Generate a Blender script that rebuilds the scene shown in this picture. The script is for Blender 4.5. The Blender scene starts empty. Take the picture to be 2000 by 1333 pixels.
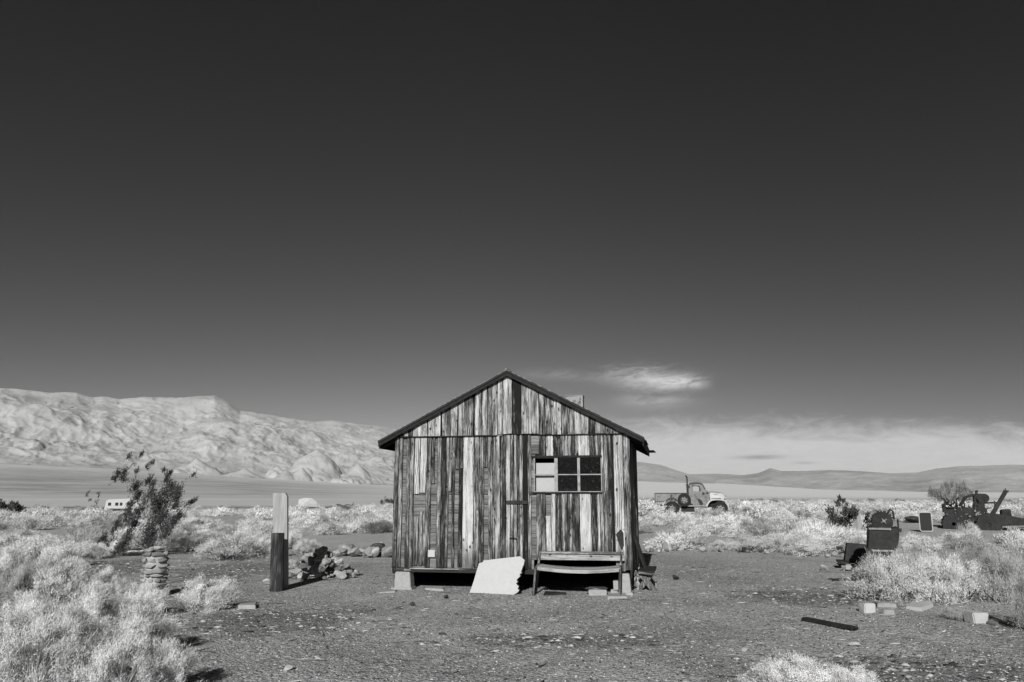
import bpy, bmesh, math, random
import numpy as np
from mathutils import Vector, Matrix, noise as mnoise
R = math.radians
S = bpy.context.scene
COL = S.collection
random.seed(7); RNG = np.random.default_rng(11)

# ------------------------------------------------------------------ camera
EYE = 1.7; PITCH = R(11.04); FPX = 1556.0
cd = bpy.data.cameras.new('camera'); cam = bpy.data.objects.new('camera', cd); COL.objects.link(cam)
cam.location = (0, 0, EYE); cam.rotation_euler = (R(90) + PITCH, 0, 0)
cd.sensor_width = 36; cd.lens = 36 * FPX / 2000; cd.clip_start = 0.1; cd.clip_end = 90000
S.camera = cam
S.render.resolution_x = 1024; S.render.resolution_y = 682
S.view_settings.view_transform = 'Standard'; S.view_settings.look = 'None'
S.view_settings.exposure = 0.28; S.view_settings.gamma = 1.0

# ------------------------------------------------------------------ sun and sky
SUN_EL, SUN_AZ = 25.0, 189.5         # azimuth clockwise from +Y: behind the camera, to its left
sdir = Vector((math.sin(R(SUN_AZ)) * math.cos(R(SUN_EL)), math.cos(R(SUN_AZ)) * math.cos(R(SUN_EL)), math.sin(R(SUN_EL))))
sl = bpy.data.lights.new('sun', 'SUN'); sl.energy = 5.0; sl.angle = R(0.5); sl.color = (1, 0.995, 0.985)
so = bpy.data.objects.new('sun', sl); COL.objects.link(so); so.rotation_euler = sdir.to_track_quat('Z', 'Y').to_euler()
so.location = (-20, -20, 40)

W = bpy.data.worlds.new('World'); S.world = W; W.use_nodes = True
wt = W.node_tree; wt.nodes.clear()

class NT:
    """small node-tree helper"""
    def __init__(s, t): s.t = t; s.n = t.nodes; s.l = t.links
    def set(s, node, idx, v):
        if hasattr(v, 'is_linked') or isinstance(v, bpy.types.NodeSocket): s.l.new(v, node.inputs[idx])
        else: node.inputs[idx].default_value = v
    def math(s, op, a, b=None, c=None, clamp=False):
        k = s.n.new('ShaderNodeMath'); k.operation = op; k.use_clamp = clamp
        s.set(k, 0, a)
        if b is not None: s.set(k, 1, b)
        if c is not None: s.set(k, 2, c)
        return k.outputs[0]
    def noise(s, vec, scale, detail=4, rough=0.55, dist=0.0):
        k = s.n.new('ShaderNodeTexNoise')
        if vec is not None: s.l.new(vec, k.inputs['Vector'])
        k.inputs['Scale'].default_value = scale; k.inputs['Detail'].default_value = detail
        k.inputs['Roughness'].default_value = rough; k.inputs['Distortion'].default_value = dist
        return k.outputs['Fac']
    def vor(s, vec, scale, out='Distance', feat='F1', rnd=1.0):
        k = s.n.new('ShaderNodeTexVoronoi'); k.feature = feat
        s.l.new(vec, k.inputs['Vector']); k.inputs['Scale'].default_value = scale
        if 'Randomness' in k.inputs: k.inputs['Randomness'].default_value = rnd
        return k.outputs[out]
    def ramp(s, fac, pts, interp='LINEAR'):
        k = s.n.new('ShaderNodeValToRGB'); k.color_ramp.interpolation = interp
        e = k.color_ramp.elements
        while len(e) < len(pts): e.new(0.5)
        for q, (p, v) in zip(e, pts): q.position = p; q.color = (v, v, v, 1)
        s.set(k, 0, fac); return k.outputs[0]
    def smooth(s, x, a, b):
        k = s.n.new('ShaderNodeMapRange'); k.interpolation_type = 'SMOOTHSTEP'
        s.set(k, 0, x); s.set(k, 1, a); s.set(k, 2, b); k.inputs[3].default_value = 0; k.inputs[4].default_value = 1
        return k.outputs[0]
    def mul3(s, vec, xyz):
        k = s.n.new('ShaderNodeVectorMath'); k.operation = 'MULTIPLY'
        s.l.new(vec, k.inputs[0]); k.inputs[1].default_value = xyz; return k.outputs[0]
    def xyz(s, vec):
        k = s.n.new('ShaderNodeSeparateXYZ'); s.l.new(vec, k.inputs[0]); return k.outputs
    def comb(s, x, y, z):
        k = s.n.new('ShaderNodeCombineXYZ'); s.set(k, 0, x); s.set(k, 1, y); s.set(k, 2, z); return k.outputs[0]
    def mix(s, f, a, b):      # float mix
        return s.math('ADD', s.math('MULTIPLY', a, s.math('SUBTRACT', 1.0, f)), s.math('MULTIPLY', b, f))

def pxdir(px, py):
    xr = (px - 1000) / FPX; yu = (666.5 - py) / FPX
    return Vector((xr, math.cos(PITCH) - yu * math.sin(PITCH), math.sin(PITCH) + yu * math.cos(PITCH)))
def azel(px, py):
    d = pxdir(px, py); return math.degrees(math.atan2(d.x, d.y)), math.degrees(math.atan2(d.z, math.hypot(d.x, d.y)))

w = NT(wt)
sky = wt.nodes.new('ShaderNodeTexSky'); sky.sky_type = 'NISHITA'; sky.sun_disc = False
sky.sun_elevation = R(SUN_EL); sky.sun_rotation = R(SUN_AZ); sky.air_density = 1.0; sky.dust_density = 0.6; sky.ozone_density = 1.0
sc = wt.nodes.new('ShaderNodeSeparateColor'); wt.links.new(sky.outputs[0], sc.inputs[0])
red = w.math('MINIMUM', sc.outputs[0], 7.0)                                     # black-and-white through a red filter
gen = wt.nodes.new('ShaderNodeTexCoord').outputs['Generated']
gx, gy, gz_ = w.xyz(gen)
az = w.math('MULTIPLY', w.math('ARCTAN2', gx, gy), 57.29578)
el = w.math('MULTIPLY', w.math('ARCSINE', gz_), 57.29578)
SKY_GAIN, SKY_POW = 0.0075, 1.88
base = w.math('MULTIPLY', w.math('POWER', red, SKY_POW), SKY_GAIN)
base = w.math('DIVIDE', base, w.math('ADD', 1.0, w.math('MULTIPLY', w.smooth(az, -8.0, 34.0), 0.5)))
#CLOUDS
cv = w.comb(w.math('MULTIPLY', az, 0.20), w.math('MULTIPLY', el, 0.55), 0.0)
n1 = w.noise(cv, 1.6, 8, 0.68, 0.9)
n2 = w.noise(w.comb(w.math('MULTIPLY', az, 0.30), w.math('ADD', w.math('MULTIPLY', el, 1.2), w.math('MULTIPLY', az, -0.10)), 3.0), 1.5, 8, 0.68, 1.2)
def gauss(x, c, sgm):
    t = w.math('DIVIDE', w.math('SUBTRACT', x, c), sgm)
    return w.math('EXPONENT', w.math('MULTIPLY', w.math('MULTIPLY', t, t), -1.0))
# bank of cloud above the right horizon; its top edge wavers
top = w.math('ADD', 5.0, w.math('MULTIPLY', w.math('SUBTRACT', n1, 0.5), 3.2))
top = w.math('SUBTRACT', top, w.math('MULTIPLY', w.math('MAXIMUM', w.math('SUBTRACT', az, 16.0), 0.0), 0.055))
bank = w.math('SUBTRACT', 1.0, w.smooth(el, w.math('SUBTRACT', top, 1.5), w.math('ADD', top, 0.8)))
bank = w.math('MULTIPLY', bank, w.smooth(az, 0.5, 9.0))
bank = w.math('MULTIPLY', bank, w.math('ADD', 0.72, w.math('MULTIPLY', n2, 0.5)))
# streaks above it
tilt = w.math('ADD', el, w.math('MULTIPLY', w.math('SUBTRACT', az, 12.0), -0.03))
lens = w.math('MULTIPLY', gauss(tilt, w.math('ADD', 7.85, w.math('MULTIPLY', w.math('SUBTRACT', n1, 0.5), 0.5)), 0.42), w.math('MULTIPLY', w.smooth(az, 6.8, 12.5), w.math('SUBTRACT', 1.0, w.smooth(az, 12.6, 14.6))))
lens2 = w.math('MULTIPLY', gauss(el, w.math('ADD', 8.35, w.math('MULTIPLY', w.math('SUBTRACT', n2, 0.5), 1.3)), 0.6), gauss(az, 9.2, 2.6))
lens3 = w.math('MULTIPLY', gauss(el, w.math('ADD', 6.6, w.math('MULTIPLY', w.math('SUBTRACT', n2, 0.5), 1.0)), 0.5), gauss(az, 10.2, 2.2))
lens4 = w.math('MULTIPLY', gauss(el, w.math('ADD', 8.6, w.math('MULTIPLY', w.math('SUBTRACT', n1, 0.5), 0.6)), 0.35), gauss(az, 3.6, 2.6))
wis = w.math('ADD', w.math('MULTIPLY', lens, 0.36), w.math('ADD', w.math('MULTIPLY', lens2, 0.20), w.math('ADD', w.math('MULTIPLY', lens3, 0.13), w.math('MULTIPLY', lens4, 0.07))))
wis = w.math('MULTIPLY', wis, w.math('MULTIPLY', w.smooth(w.math('ADD', w.math('MULTIPLY', n2, 0.6), w.math('MULTIPLY', n1, 0.4)), 0.28, 0.64), 1.5))
# two small grey clouds in front of the bank
g1 = w.math('MULTIPLY', gauss(el, w.math('ADD', 2.62, w.math('MULTIPLY', w.math('SUBTRACT', n2, 0.5), 0.35)), 0.14), gauss(az, 17.1, 1.5))
g2 = w.math('MULTIPLY', gauss(el, 2.2, 0.09), gauss(az, 20.0, 0.7))
grey = w.math('ADD', w.math('MULTIPLY', g1, 0.45), w.math('MULTIPLY', g2, 0.3))
cl = w.math('ADD', base, wis)
cl = w.mix(bank, cl, 0.49)
cl = w.math('MULTIPLY', cl, w.math('SUBTRACT', 1.0, grey))
cc = wt.nodes.new('ShaderNodeCombineColor')
for i in range(3): wt.links.new(cl, cc.inputs[i])
bg = wt.nodes.new('ShaderNodeBackground'); wt.links.new(cc.outputs[0], bg.inputs[0]); bg.inputs[1].default_value = 1.0
wo = wt.nodes.new('ShaderNodeOutputWorld'); wt.links.new(bg.outputs[0], wo.inputs[0])

# ------------------------------------------------------------------ mesh helpers
def mesh_of(name, verts, faces, tones=None, smooth=False):
    me = bpy.data.meshes.new(name)
    verts = np.asarray(verts, dtype=np.float32)
    if isinstance(faces, np.ndarray):
        nf, k = faces.shape
        me.vertices.add(len(verts)); me.vertices.foreach_set('co', verts.ravel())
        me.loops.add(nf * k); me.loops.foreach_set('vertex_index', faces.astype(np.int32).ravel())
        me.polygons.add(nf); me.polygons.foreach_set('loop_start', np.arange(0, nf * k, k, dtype=np.int32))
        me.polygons.foreach_set('loop_total', np.full(nf, k, dtype=np.int32)); me.update(calc_edges=True)
    else:
        me.from_pydata(verts.tolist(), [], faces); me.update()
    if tones is not None:
        a = me.color_attributes.new('tone', 'FLOAT_COLOR', 'POINT')
        t = np.asarray(tones, dtype=np.float32)
        if t.ndim == 1: t = np.stack([t, t, t], 1)
        a.data.foreach_set('color', np.concatenate([t, np.ones((len(t), 1), np.float32)], 1).astype(np.float32).ravel())
    if smooth: me.polygons.foreach_set('use_smooth', np.ones(len(me.polygons), dtype=bool))
    return me
def link(name, me, mat=None, parent=None, loc=(0, 0, 0), rz=0.0):
    o = bpy.data.objects.new(name, me); COL.objects.link(o)
    if mat is not None and not me.materials: me.materials.append(mat)
    o.parent = parent; o.location = loc; o.rotation_euler = (0, 0, rz)
    return o
def tag(o, label=None, cat=None, group=None, kind=None):
    if label: o['label'] = label
    if cat: o['category'] = cat
    if group: o['group'] = group
    if kind: o['kind'] = kind
    return o
def thing(name, label, cat, loc=(0, 0, 0), rz=0.0, group=None):
    o = bpy.data.objects.new(name, None); o.empty_display_size = 0.2; COL.objects.link(o)
    o.location = loc; o.rotation_euler = (0, 0, rz); return tag(o, label, cat, group)

class MB:
    def __init__(s): s.v = []; s.f = []; s.t = []
    def add(s, vs, fs, tone=(0.5, 0.5, 0)):
        b = len(s.v); s.v += [tuple(p) for p in vs]; s.f += [tuple(b + i for i in q) for q in fs]; s.t += [tone] * len(vs); return s
    def box(s, x0, x1, y0, y1, z0, z1, tone=(0.5, 0.5, 0), jit=0.0):
        vs = [(x, y, z) for x in (x0, x1) for y in (y0, y1) for z in (z0, z1)]
        if jit: vs = [tuple(c + random.uniform(-jit, jit) for c in p) for p in vs]
        return s.add(vs, [(0, 1, 3, 2), (4, 6, 7, 5), (0, 4, 5, 1), (2, 3, 7, 6), (0, 2, 6, 4), (1, 5, 7, 3)], tone)
    def bar(s, p, q, w_, d, up=(0, 0, 1), tone=(0.5, 0.5, 0), taper=1.0):
        p, q = Vector(p), Vector(q); a = (q - p).normalized(); u = Vector(up)
        if abs(a.dot(u)) > 0.95: u = Vector((0, 1, 0))
        x = a.cross(u).normalized(); y = x.cross(a).normalized(); vs = []
        for c, k in ((p, 1), (q, taper)):
            for sx, sy in ((-1, -1), (1, -1), (1, 1), (-1, 1)): vs.append(c + x * sx * w_ / 2 * k + y * sy * d / 2 * k)
        return s.add(vs, [(3, 2, 1, 0), (4, 5, 6, 7), (0, 1, 5, 4), (1, 2, 6, 5), (2, 3, 7, 6), (3, 0, 4, 7)], tone)
    def tube(s, pts, rad, n=8, cap=True, tone=(0.5, 0.5, 0)):
        pts = [Vector(p) for p in pts]; m = len(pts)
        rad = [rad] * m if not hasattr(rad, '__len__') else rad
        vs = []; prev = None
        for i, p in enumerate(pts):
            a = (pts[min(i + 1, m - 1)] - pts[max(i - 1, 0)]).normalized()
            if prev is None:
                u = Vector((0, 0, 1)) if abs(a.z) < 0.9 else Vector((1, 0, 0))
                x = a.cross(u).normalized()
            else: x = (prev - a * prev.dot(a)).normalized()
            prev = x; y = a.cross(x)
            for k in range(n):
                t = 2 * math.pi * k / n; vs.append(p + (x * math.cos(t) + y * math.sin(t)) * rad[i])
        fs = [(i * n + k, i * n + (k + 1) % n, (i + 1) * n + (k + 1) % n, (i + 1) * n + k) for i in range(m - 1) for k in range(n)]
        if cap: fs += [tuple(range(n))[::-1], tuple((m - 1) * n + k for k in range(n))]
        return s.add(vs, fs, tone)
    def prism(s, poly, y0, y1, axis='y', tone=(0.5, 0.5, 0)):
        """poly of (x,z) extruded along y (or (y,z) along x, or (x,y) along z)"""
        n = len(poly)
        f = {'y': lambda a, b, c: (a, c, b), 'x': lambda a, b, c: (c, a, b), 'z': lambda a, b, c: (a, b, c)}[axis]
        vs = [f(a, b, y0) for a, b in poly] + [f(a, b, y1) for a, b in poly]
        fs = [tuple(range(n)), tuple(range(2 * n - 1, n - 1, -1))] + [(i, n + i, n + (i + 1) % n, (i + 1) % n) for i in range(n)]
        return s.add(vs, fs, tone)
    def lathe(s, prof, c, axis='y', n=24, tone=(0.5, 0.5, 0)):
        """closed profile of (radius, along)"""
        c = Vector(c); m = len(prof); vs = []
        for k in range(n):
            t = 2 * math.pi * k / n; ct, st = math.cos(t), math.sin(t)
            for r_, h in prof:
                vs.append(c + {'y': Vector((r_ * ct, h, r_ * st)), 'x': Vector((h, r_ * ct, r_ * st)), 'z': Vector((r_ * ct, r_ * st, h))}[axis])
        fs = [(k * m + i, k * m + (i + 1) % m, ((k + 1) % n) * m + (i + 1) % m, ((k + 1) % n) * m + i) for k in range(n) for i in range(m)]
        return s.add(vs, fs, tone)
    def build(s, name, mat, parent=None, loc=(0, 0, 0), rz=0.0, bevel=0.0, smooth=False, tri=False):
        me = mesh_of(name, s.v, s.f, s.t)
        bm = bmesh.new(); bm.from_mesh(me)
        bmesh.ops.recalc_face_normals(bm, faces=bm.faces)
        if bevel: bmesh.ops.bevel(bm, geom=[e for e in bm.edges if e.calc_face_angle(0) > 0.6], offset=bevel, segments=2, affect='EDGES', clamp_overlap=True)
        if smooth:
            for f_ in bm.faces: f_.smooth = True
            for e in bm.edges:
                if e.calc_face_angle(0) > 0.7: e.smooth = False
        bm.to_mesh(me); bm.free()
        return link(name, me, mat, parent, loc, rz)

def hash2(ix, iy, seed):
    h = (ix.astype(np.int64) * 374761393 + iy.astype(np.int64) * 668265263 + seed * 974634533) & 0x7fffffff
    h = ((h ^ (h >> 13)) * 1274126177) & 0x7fffffff
    return ((h ^ (h >> 16)) & 0xffff) / 65535.0
def vnoise(x, y, seed=0):
    ix, iy = np.floor(x), np.floor(y); fx, fy = x - ix, y - iy
    fx = fx * fx * fx * (fx * (fx * 6 - 15) + 10); fy = fy * fy * fy * (fy * (fy * 6 - 15) + 10)
    a, b = hash2(ix, iy, seed), hash2(ix + 1, iy, seed); c, d = hash2(ix, iy + 1, seed), hash2(ix + 1, iy + 1, seed)
    return (a * (1 - fx) + b * fx) * (1 - fy) + (c * (1 - fx) + d * fx) * fy
def fbm(x, y, oct=5, seed=0, gain=0.5, ridged=False):
    x = np.asarray(x, float); y = np.asarray(y, float); s_ = 0; a = 1; t = 0
    for o in range(oct):
        n_ = vnoise(x, y, seed + o * 17)
        if ridged: n_ = 1 - np.abs(2 * n_ - 1)
        s_ = s_ + a * n_; t += a; a *= gain
        x, y = x * 1.83 + y * 0.87 + 3.1, y * 1.83 - x * 0.87 + 1.7
    return s_ / t
def sstep(a, b, x):
    t = np.clip((np.asarray(x, float) - a) / (b - a), 0, 1); return t * t * (3 - 2 * t)

# ------------------------------------------------------------------ lie of the land
FAN = [(-180, 0.3), (-60, 1.6)] + [azel(px, py) for px, py in ((0, 906), (200, 915), (400, 927), (660, 944), (800, 950), (1247, 940), (1440, 948), (1600, 957), (1800, 962), (2000, 963))] + [(60, 0.3), (180, 0.3)]
FA = np.array([p[0] for p in FAN]); FE = np.array([p[1] for p in FAN])
RF0, RF1 = 900.0, 7000.0
def gz(x, y):
    x = np.asarray(x, float); y = np.asarray(y, float); r = np.hypot(x, y)
    azd = np.degrees(np.arctan2(x, y))
    z = 0.42 * sstep(20, 50, y) * sstep(-6, 12, x) * (1 - sstep(300, 900, r))
    z = z - 1.0 * sstep(55, 125, y) * (1 - sstep(-45, -12, x)) * (1 - sstep(300, 900, r))
    z = z + 0.10 * (fbm(x * 0.11, y * 0.11, 3, 5) - 0.5) * sstep(16, 30, r) + 0.05 * (fbm(x * 0.7, y * 0.7, 3, 9) - 0.5) * sstep(3, 9, np.abs(np.hypot(x, y - 16.5)))
    top = np.tan(np.radians(np.interp(azd, FA, FE))) * RF1
    t = np.clip((r - RF0) / (RF1 - RF0), 0, 1.6)
    z = z + top * t ** 1.12 + (fbm(x / 900, y / 900, 4, 3) - 0.5) * 14 * sstep(900, 4000, r)
    return z
def gz1(x, y): return float(gz(np.array([x]), np.array([y]))[0])
def P(px, py):
    """where the sight line through a pixel of the photograph meets the ground"""
    d = pxdir(px, py); z = 0.0
    for _ in range(12):
        t = (z - EYE) / d.z; q = Vector((d.x * t, d.y * t, z)); z = gz1(q.x, q.y)
    q.z = z; return q
def PL(q, rz, px, py):
    """(along, up) on the upright plane through q whose horizontal axis is turned by rz"""
    u = Vector((math.cos(rz), math.sin(rz), 0)); n = Vector((-u.y, u.x, 0)); d = pxdir(px, py); c = Vector((0, 0, EYE))
    t = (q - c).dot(n) / d.dot(n); w_ = c + d * t - q; return w_.dot(u), w_.z
def scale_at(q): return FPX / (q.y * math.cos(PITCH) + (q.z - EYE) * math.sin(PITCH))    # px per metre

# ------------------------------------------------------------------ materials
def new_mat(name, rough=0.8):
    m = bpy.data.materials.new(name); m.use_nodes = True; t = m.node_tree
    b = t.nodes['Principled BSDF']; b.inputs['Roughness'].default_value = rough
    b.inputs['Specular IOR Level'].default_value = 0.25
    return m, NT(t), b
def set_col(k, b, val):
    c = k.n.new('ShaderNodeCombineColor')
    for i in range(3): k.set(c, i, val)
    k.l.new(c.outputs[0], b.inputs['Base Color'])
def bump(k, b, h, strength=0.5, dist=0.02):
    q = k.n.new('ShaderNodeBump'); q.inputs['Strength'].default_value = strength; q.inputs['Distance'].default_value = dist
    k.l.new(h, q.inputs['Height']); k.l.new(q.outputs[0], b.inputs['Normal'])
def objc(k): return k.n.new('ShaderNodeTexCoord').outputs['Object']
def posn(k): return k.n.new('ShaderNodeNewGeometry').outputs['Position']
def attr(k, name='tone'):
    a = k.n.new('ShaderNodeAttribute'); a.attribute_name = name; return a
def orand(k): return k.n.new('ShaderNodeObjectInfo').outputs['Random']

def m_noise(name, lo, hi, scale, rough=0.85, bs=0.4, bd=0.01, rnd=0.0, contrast=(0.3, 0.7), metal=0.0, stretch=(1, 1, 1), spots=0.0):
    m, k, b = new_mat(name, rough); v = k.mul3(objc(k), stretch)
    n_ = k.noise(v, scale, 7, 0.65); n2_ = k.noise(v, scale * 0.23, 3, 0.5)
    f = k.ramp(k.math('ADD', k.math('MULTIPLY', n_, 0.65), k.math('MULTIPLY', n2_, 0.35)), [(contrast[0], lo), (contrast[1], hi)])
    if rnd: f = k.math('MULTIPLY', f, k.math('ADD', 1 - rnd, k.math('MULTIPLY', orand(k), 2 * rnd)))
    if spots:
        sp = k.smooth(k.noise(v, scale * 0.5, 6, 0.7), 0.50, 0.60)
        f = k.math('MULTIPLY', f, k.math('SUBTRACT', 1.0, k.math('MULTIPLY', sp, spots)))
    set_col(k, b, f); bump(k, b, n_, bs, bd); b.inputs['Metallic'].default_value = metal
    return m

def m_wood(name, lo=0.012, hi=0.5, axis='z', knots=True, tone=None, stain=True, rot=None):
    """weathered board: grain runs along axis; attribute tone = (tone, seed, -)"""
    m, k, b = new_mat(name, 0.9); c = objc(k); x, y, z = k.xyz(c)
    if tone is None:
        a = attr(k); ac = k.n.new('ShaderNodeSeparateColor'); k.l.new(a.outputs['Color'], ac.inputs[0]); tn, sd, eg = ac.outputs[0], ac.outputs[1], ac.outputs[2]
    else: tn, sd, eg = tone, 0.3, None
    al, cr = {'z': (z, k.math('ADD', x, y)), 'x': (x, k.math('ADD', z, y)), 'y': (y, k.math('ADD', x, z))}[axis]
    so_ = k.math('MULTIPLY', sd, 37.0)
    wob = k.math('MULTIPLY', k.math('SUBTRACT', k.noise(k.comb(k.math('MULTIPLY', cr, 5.0), so_, k.math('MULTIPLY', al, 2.2)), 1.0, 4, 0.55), 0.5), 0.085)
    crw = k.math('ADD', cr, wob)
    g1_ = k.noise(k.comb(k.math('MULTIPLY', crw, 74.0), so_, k.math('MULTIPLY', al, 1.5)), 1.0, 7, 0.72)
    g2_ = k.noise(k.comb(k.math('MULTIPLY', crw, 210.0), so_, k.math('MULTIPLY', al, 5.0)), 1.0, 4, 0.65)
    bl = k.noise(k.comb(k.math('MULTIPLY', cr, 9.0), so_, k.math('MULTIPLY', al, 1.5)), 1.0, 5, 0.65)
    g = k.math('ADD', k.math('MULTIPLY', g1_, 0.60), k.math('ADD', k.math('MULTIPLY', g2_, 0.24), k.math('MULTIPLY', bl, 0.58)))
    f = k.math('ADD', k.math('SUBTRACT', g, 0.71), k.math('MULTIPLY', k.math('SUBTRACT', tn, 0.44), 0.42))
    f = k.smooth(f, -0.11, 0.21)
    ck = k.noise(k.comb(k.math('MULTIPLY', crw, 105.0), so_, k.math('MULTIPLY', al, 0.55)), 1.0, 4, 0.6)
    f = k.math('MULTIPLY', f, k.smooth(ck, 0.36, 0.46))
    if eg is not None:             # waney edges, with the shade of the gaps between boards painted in
        ee = k.smooth(k.math('ADD', eg, k.math('MULTIPLY', k.math('SUBTRACT', bl, 0.5), 1.6)), 0.35, 0.85)
        f = k.math('MULTIPLY', f, k.math('SUBTRACT', 1.0, k.math('MULTIPLY', ee, 0.9)))
    if knots:
        kv = k.comb(k.math('MULTIPLY', crw, 11.0), so_, k.math('MULTIPLY', al, 6.0))
        kd = k.vor(kv, 1.0); kn = k.math('SUBTRACT', 1.0, k.smooth(kd, 0.12, 0.27))
        kn = k.math('MULTIPLY', kn, k.smooth(k.noise(kv, 0.7, 2), 0.50, 0.56))
        f = k.math('MULTIPLY', f, k.math('SUBTRACT', 1.0, k.math('MULTIPLY', kn, 0.93)))
    if stain:
        st = k.smooth(k.noise(k.comb(k.math('MULTIPLY', cr, 14.0), so_, k.math('MULTIPLY', al, 2.2)), 1.0, 6, 0.72), 0.46, 0.58)
        st = k.math('MULTIPLY', st, k.math('SUBTRACT', 1.22, k.math('MULTIPLY', tn, 0.95)))
        f = k.math('MULTIPLY', f, k.math('SUBTRACT', 1.0, k.math('MULTIPLY', st, 0.8)))
    if rot is not None:            # boards blackened by damp near the ground, with a ragged upper limit
        rz_ = k.math('ADD', al, k.math('MULTIPLY', k.math('SUBTRACT', k.noise(k.comb(k.math('MULTIPLY', cr, 16.0), so_, k.math('MULTIPLY', al, 1.2)), 1.0, 5, 0.7), 0.5), 1.3))
        f = k.math('MULTIPLY', f, k.math('ADD', 0.30, k.math('MULTIPLY', k.smooth(rz_, rot, rot + 0.45), 0.70)))
    set_col(k, b, k.math('ADD', lo, k.math('MULTIPLY', f, hi - lo)))
    bump(k, b, g, 0.8, 0.012)
    return m

M = {}
M['siding'] = m_wood('siding', 0.006, 0.45, rot=0.42)
M['lath'] = m_wood('lath', 0.055, 0.21, axis='x', knots=False, stain=False)
M['plank_x'] = m_wood('plank_x', 0.02, 0.34, axis='x')
M['plank_z'] = m_wood('plank_z', 0.015, 0.40, axis='z')
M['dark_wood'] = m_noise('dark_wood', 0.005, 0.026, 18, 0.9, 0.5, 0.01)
M['post_pale'] = m_wood('post_pale', 0.20, 0.34, knots=False, stain=False, tone=0.55)
M['post_dark'] = m_wood('post_dark', 0.010, 0.17, knots=False, tone=0.38)
M['tar'] = m_noise('tar', 0.012, 0.035, 14, 0.9, 0.5, 0.01)
M['tar_edge'] = m_noise('tar_edge', 0.05, 0.3, 25, 0.8, 0.3, 0.01)
M['concrete'] = m_noise('concrete', 0.20, 0.31, 22, 0.9, 0.35, 0.006)
M['plaster'] = m_noise('plaster', 0.355, 0.395, 30, 0.85, 0.12, 0.004, spots=0.06)
M['chimney'] = m_noise('chimney', 0.16, 0.30, 12, 0.9, 0.4, 0.01, spots=0.75)
M['white_paint'] = m_noise('white_paint', 0.14, 0.34, 30, 0.7, 0.2, 0.003, spots=0.3)
M['paper'] = m_noise('paper', 0.30, 0.35, 9, 0.9, 0.1, 0.002)
M['rust'] = m_noise('rust', 0.006, 0.04, 16, 0.85, 0.5, 0.006, spots=0.4)
M['rust_pale'] = m_noise('rust_pale', 0.02, 0.35, 30, 0.7, 0.3, 0.004)
M['rock'] = m_noise('rock', 0.11, 0.40, 5.0, 0.9, 0.8, 0.03, rnd=0.55, spots=0.3)
M['rock_white'] = m_noise('rock_white', 0.30, 0.42, 5, 0.9, 0.6, 0.03)
M['rock_dark'] = m_noise('rock_dark', 0.012, 0.07, 7, 0.9, 0.7, 0.02)
M['mortar'] = m_noise('mortar', 0.24, 0.36, 16, 0.9, 0.6, 0.015)
M['stone'] = m_noise('stone', 0.13, 0.30, 9, 0.9, 0.6, 0.015, rnd=0.5)
M['rubber'] = m_noise('rubber', 0.006, 0.016, 20, 0.8, 0.4, 0.004)
M['truck_paint'] = m_noise('truck_paint', 0.10, 0.22, 3.2, 0.55, 0.2, 0.004, spots=0.85)
M['truck_dark'] = m_noise('truck_dark', 0.006, 0.05, 4.0, 0.6, 0.25, 0.004)
M['truck_pale'] = m_noise('truck_pale', 0.31, 0.40, 4.0, 0.45, 0.15, 0.003, spots=0.25)
M['truck_rust'] = m_noise('truck_rust', 0.10, 0.22, 4.5, 0.65, 0.2, 0.004, spots=0.93, contrast=(0.35, 0.62))
M['rim'] = m_noise('rim', 0.12, 0.30, 9, 0.6, 0.2, 0.004, spots=0.6)
M['mound'] = m_noise('mound', 0.07, 0.17, 6, 0.95, 1.0, 0.08)
M['rv'] = m_noise('rv', 0.36, 0.42, 3, 0.5, 0.1, 0.004)
M['black'] = m_noise('black', 0.006, 0.012, 8, 0.6, 0.2, 0.004)
def m_glass():
    m = bpy.data.materials.new('dirty_glass'); m.use_nodes = True; k = NT(m.node_tree); k.n.clear()
    tr = k.n.new('ShaderNodeBsdfTransparent'); tr.inputs[0].default_value = (0.75, 0.75, 0.75, 1)
    gl = k.n.new('ShaderNodeBsdfGlossy'); gl.inputs['Roughness'].default_value = 0.06
    df = k.n.new('ShaderNodeBsdfDiffuse'); df.inputs[0].default_value = (0.35, 0.35, 0.35, 1)
    m1 = k.n.new('ShaderNodeMixShader'); m1.inputs[0].default_value = 0.03
    k.l.new(tr.outputs[0], m1.inputs[1]); k.l.new(gl.outputs[0], m1.inputs[2])
    c = objc(k); n_ = k.noise(c, 26, 6, 0.7); d = k.math('MULTIPLY', k.smooth(n_, 0.56, 0.72), 0.14)
    m2 = k.n.new('ShaderNodeMixShader'); k.l.new(d, m2.inputs[0]); k.l.new(m1.outputs[0], m2.inputs[1]); k.l.new(df.outputs[0], m2.inputs[2])
    o = k.n.new('ShaderNodeOutputMaterial'); k.l.new(m2.outputs[0], o.inputs[0]); return m
M['glass'] = m_glass()
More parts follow.
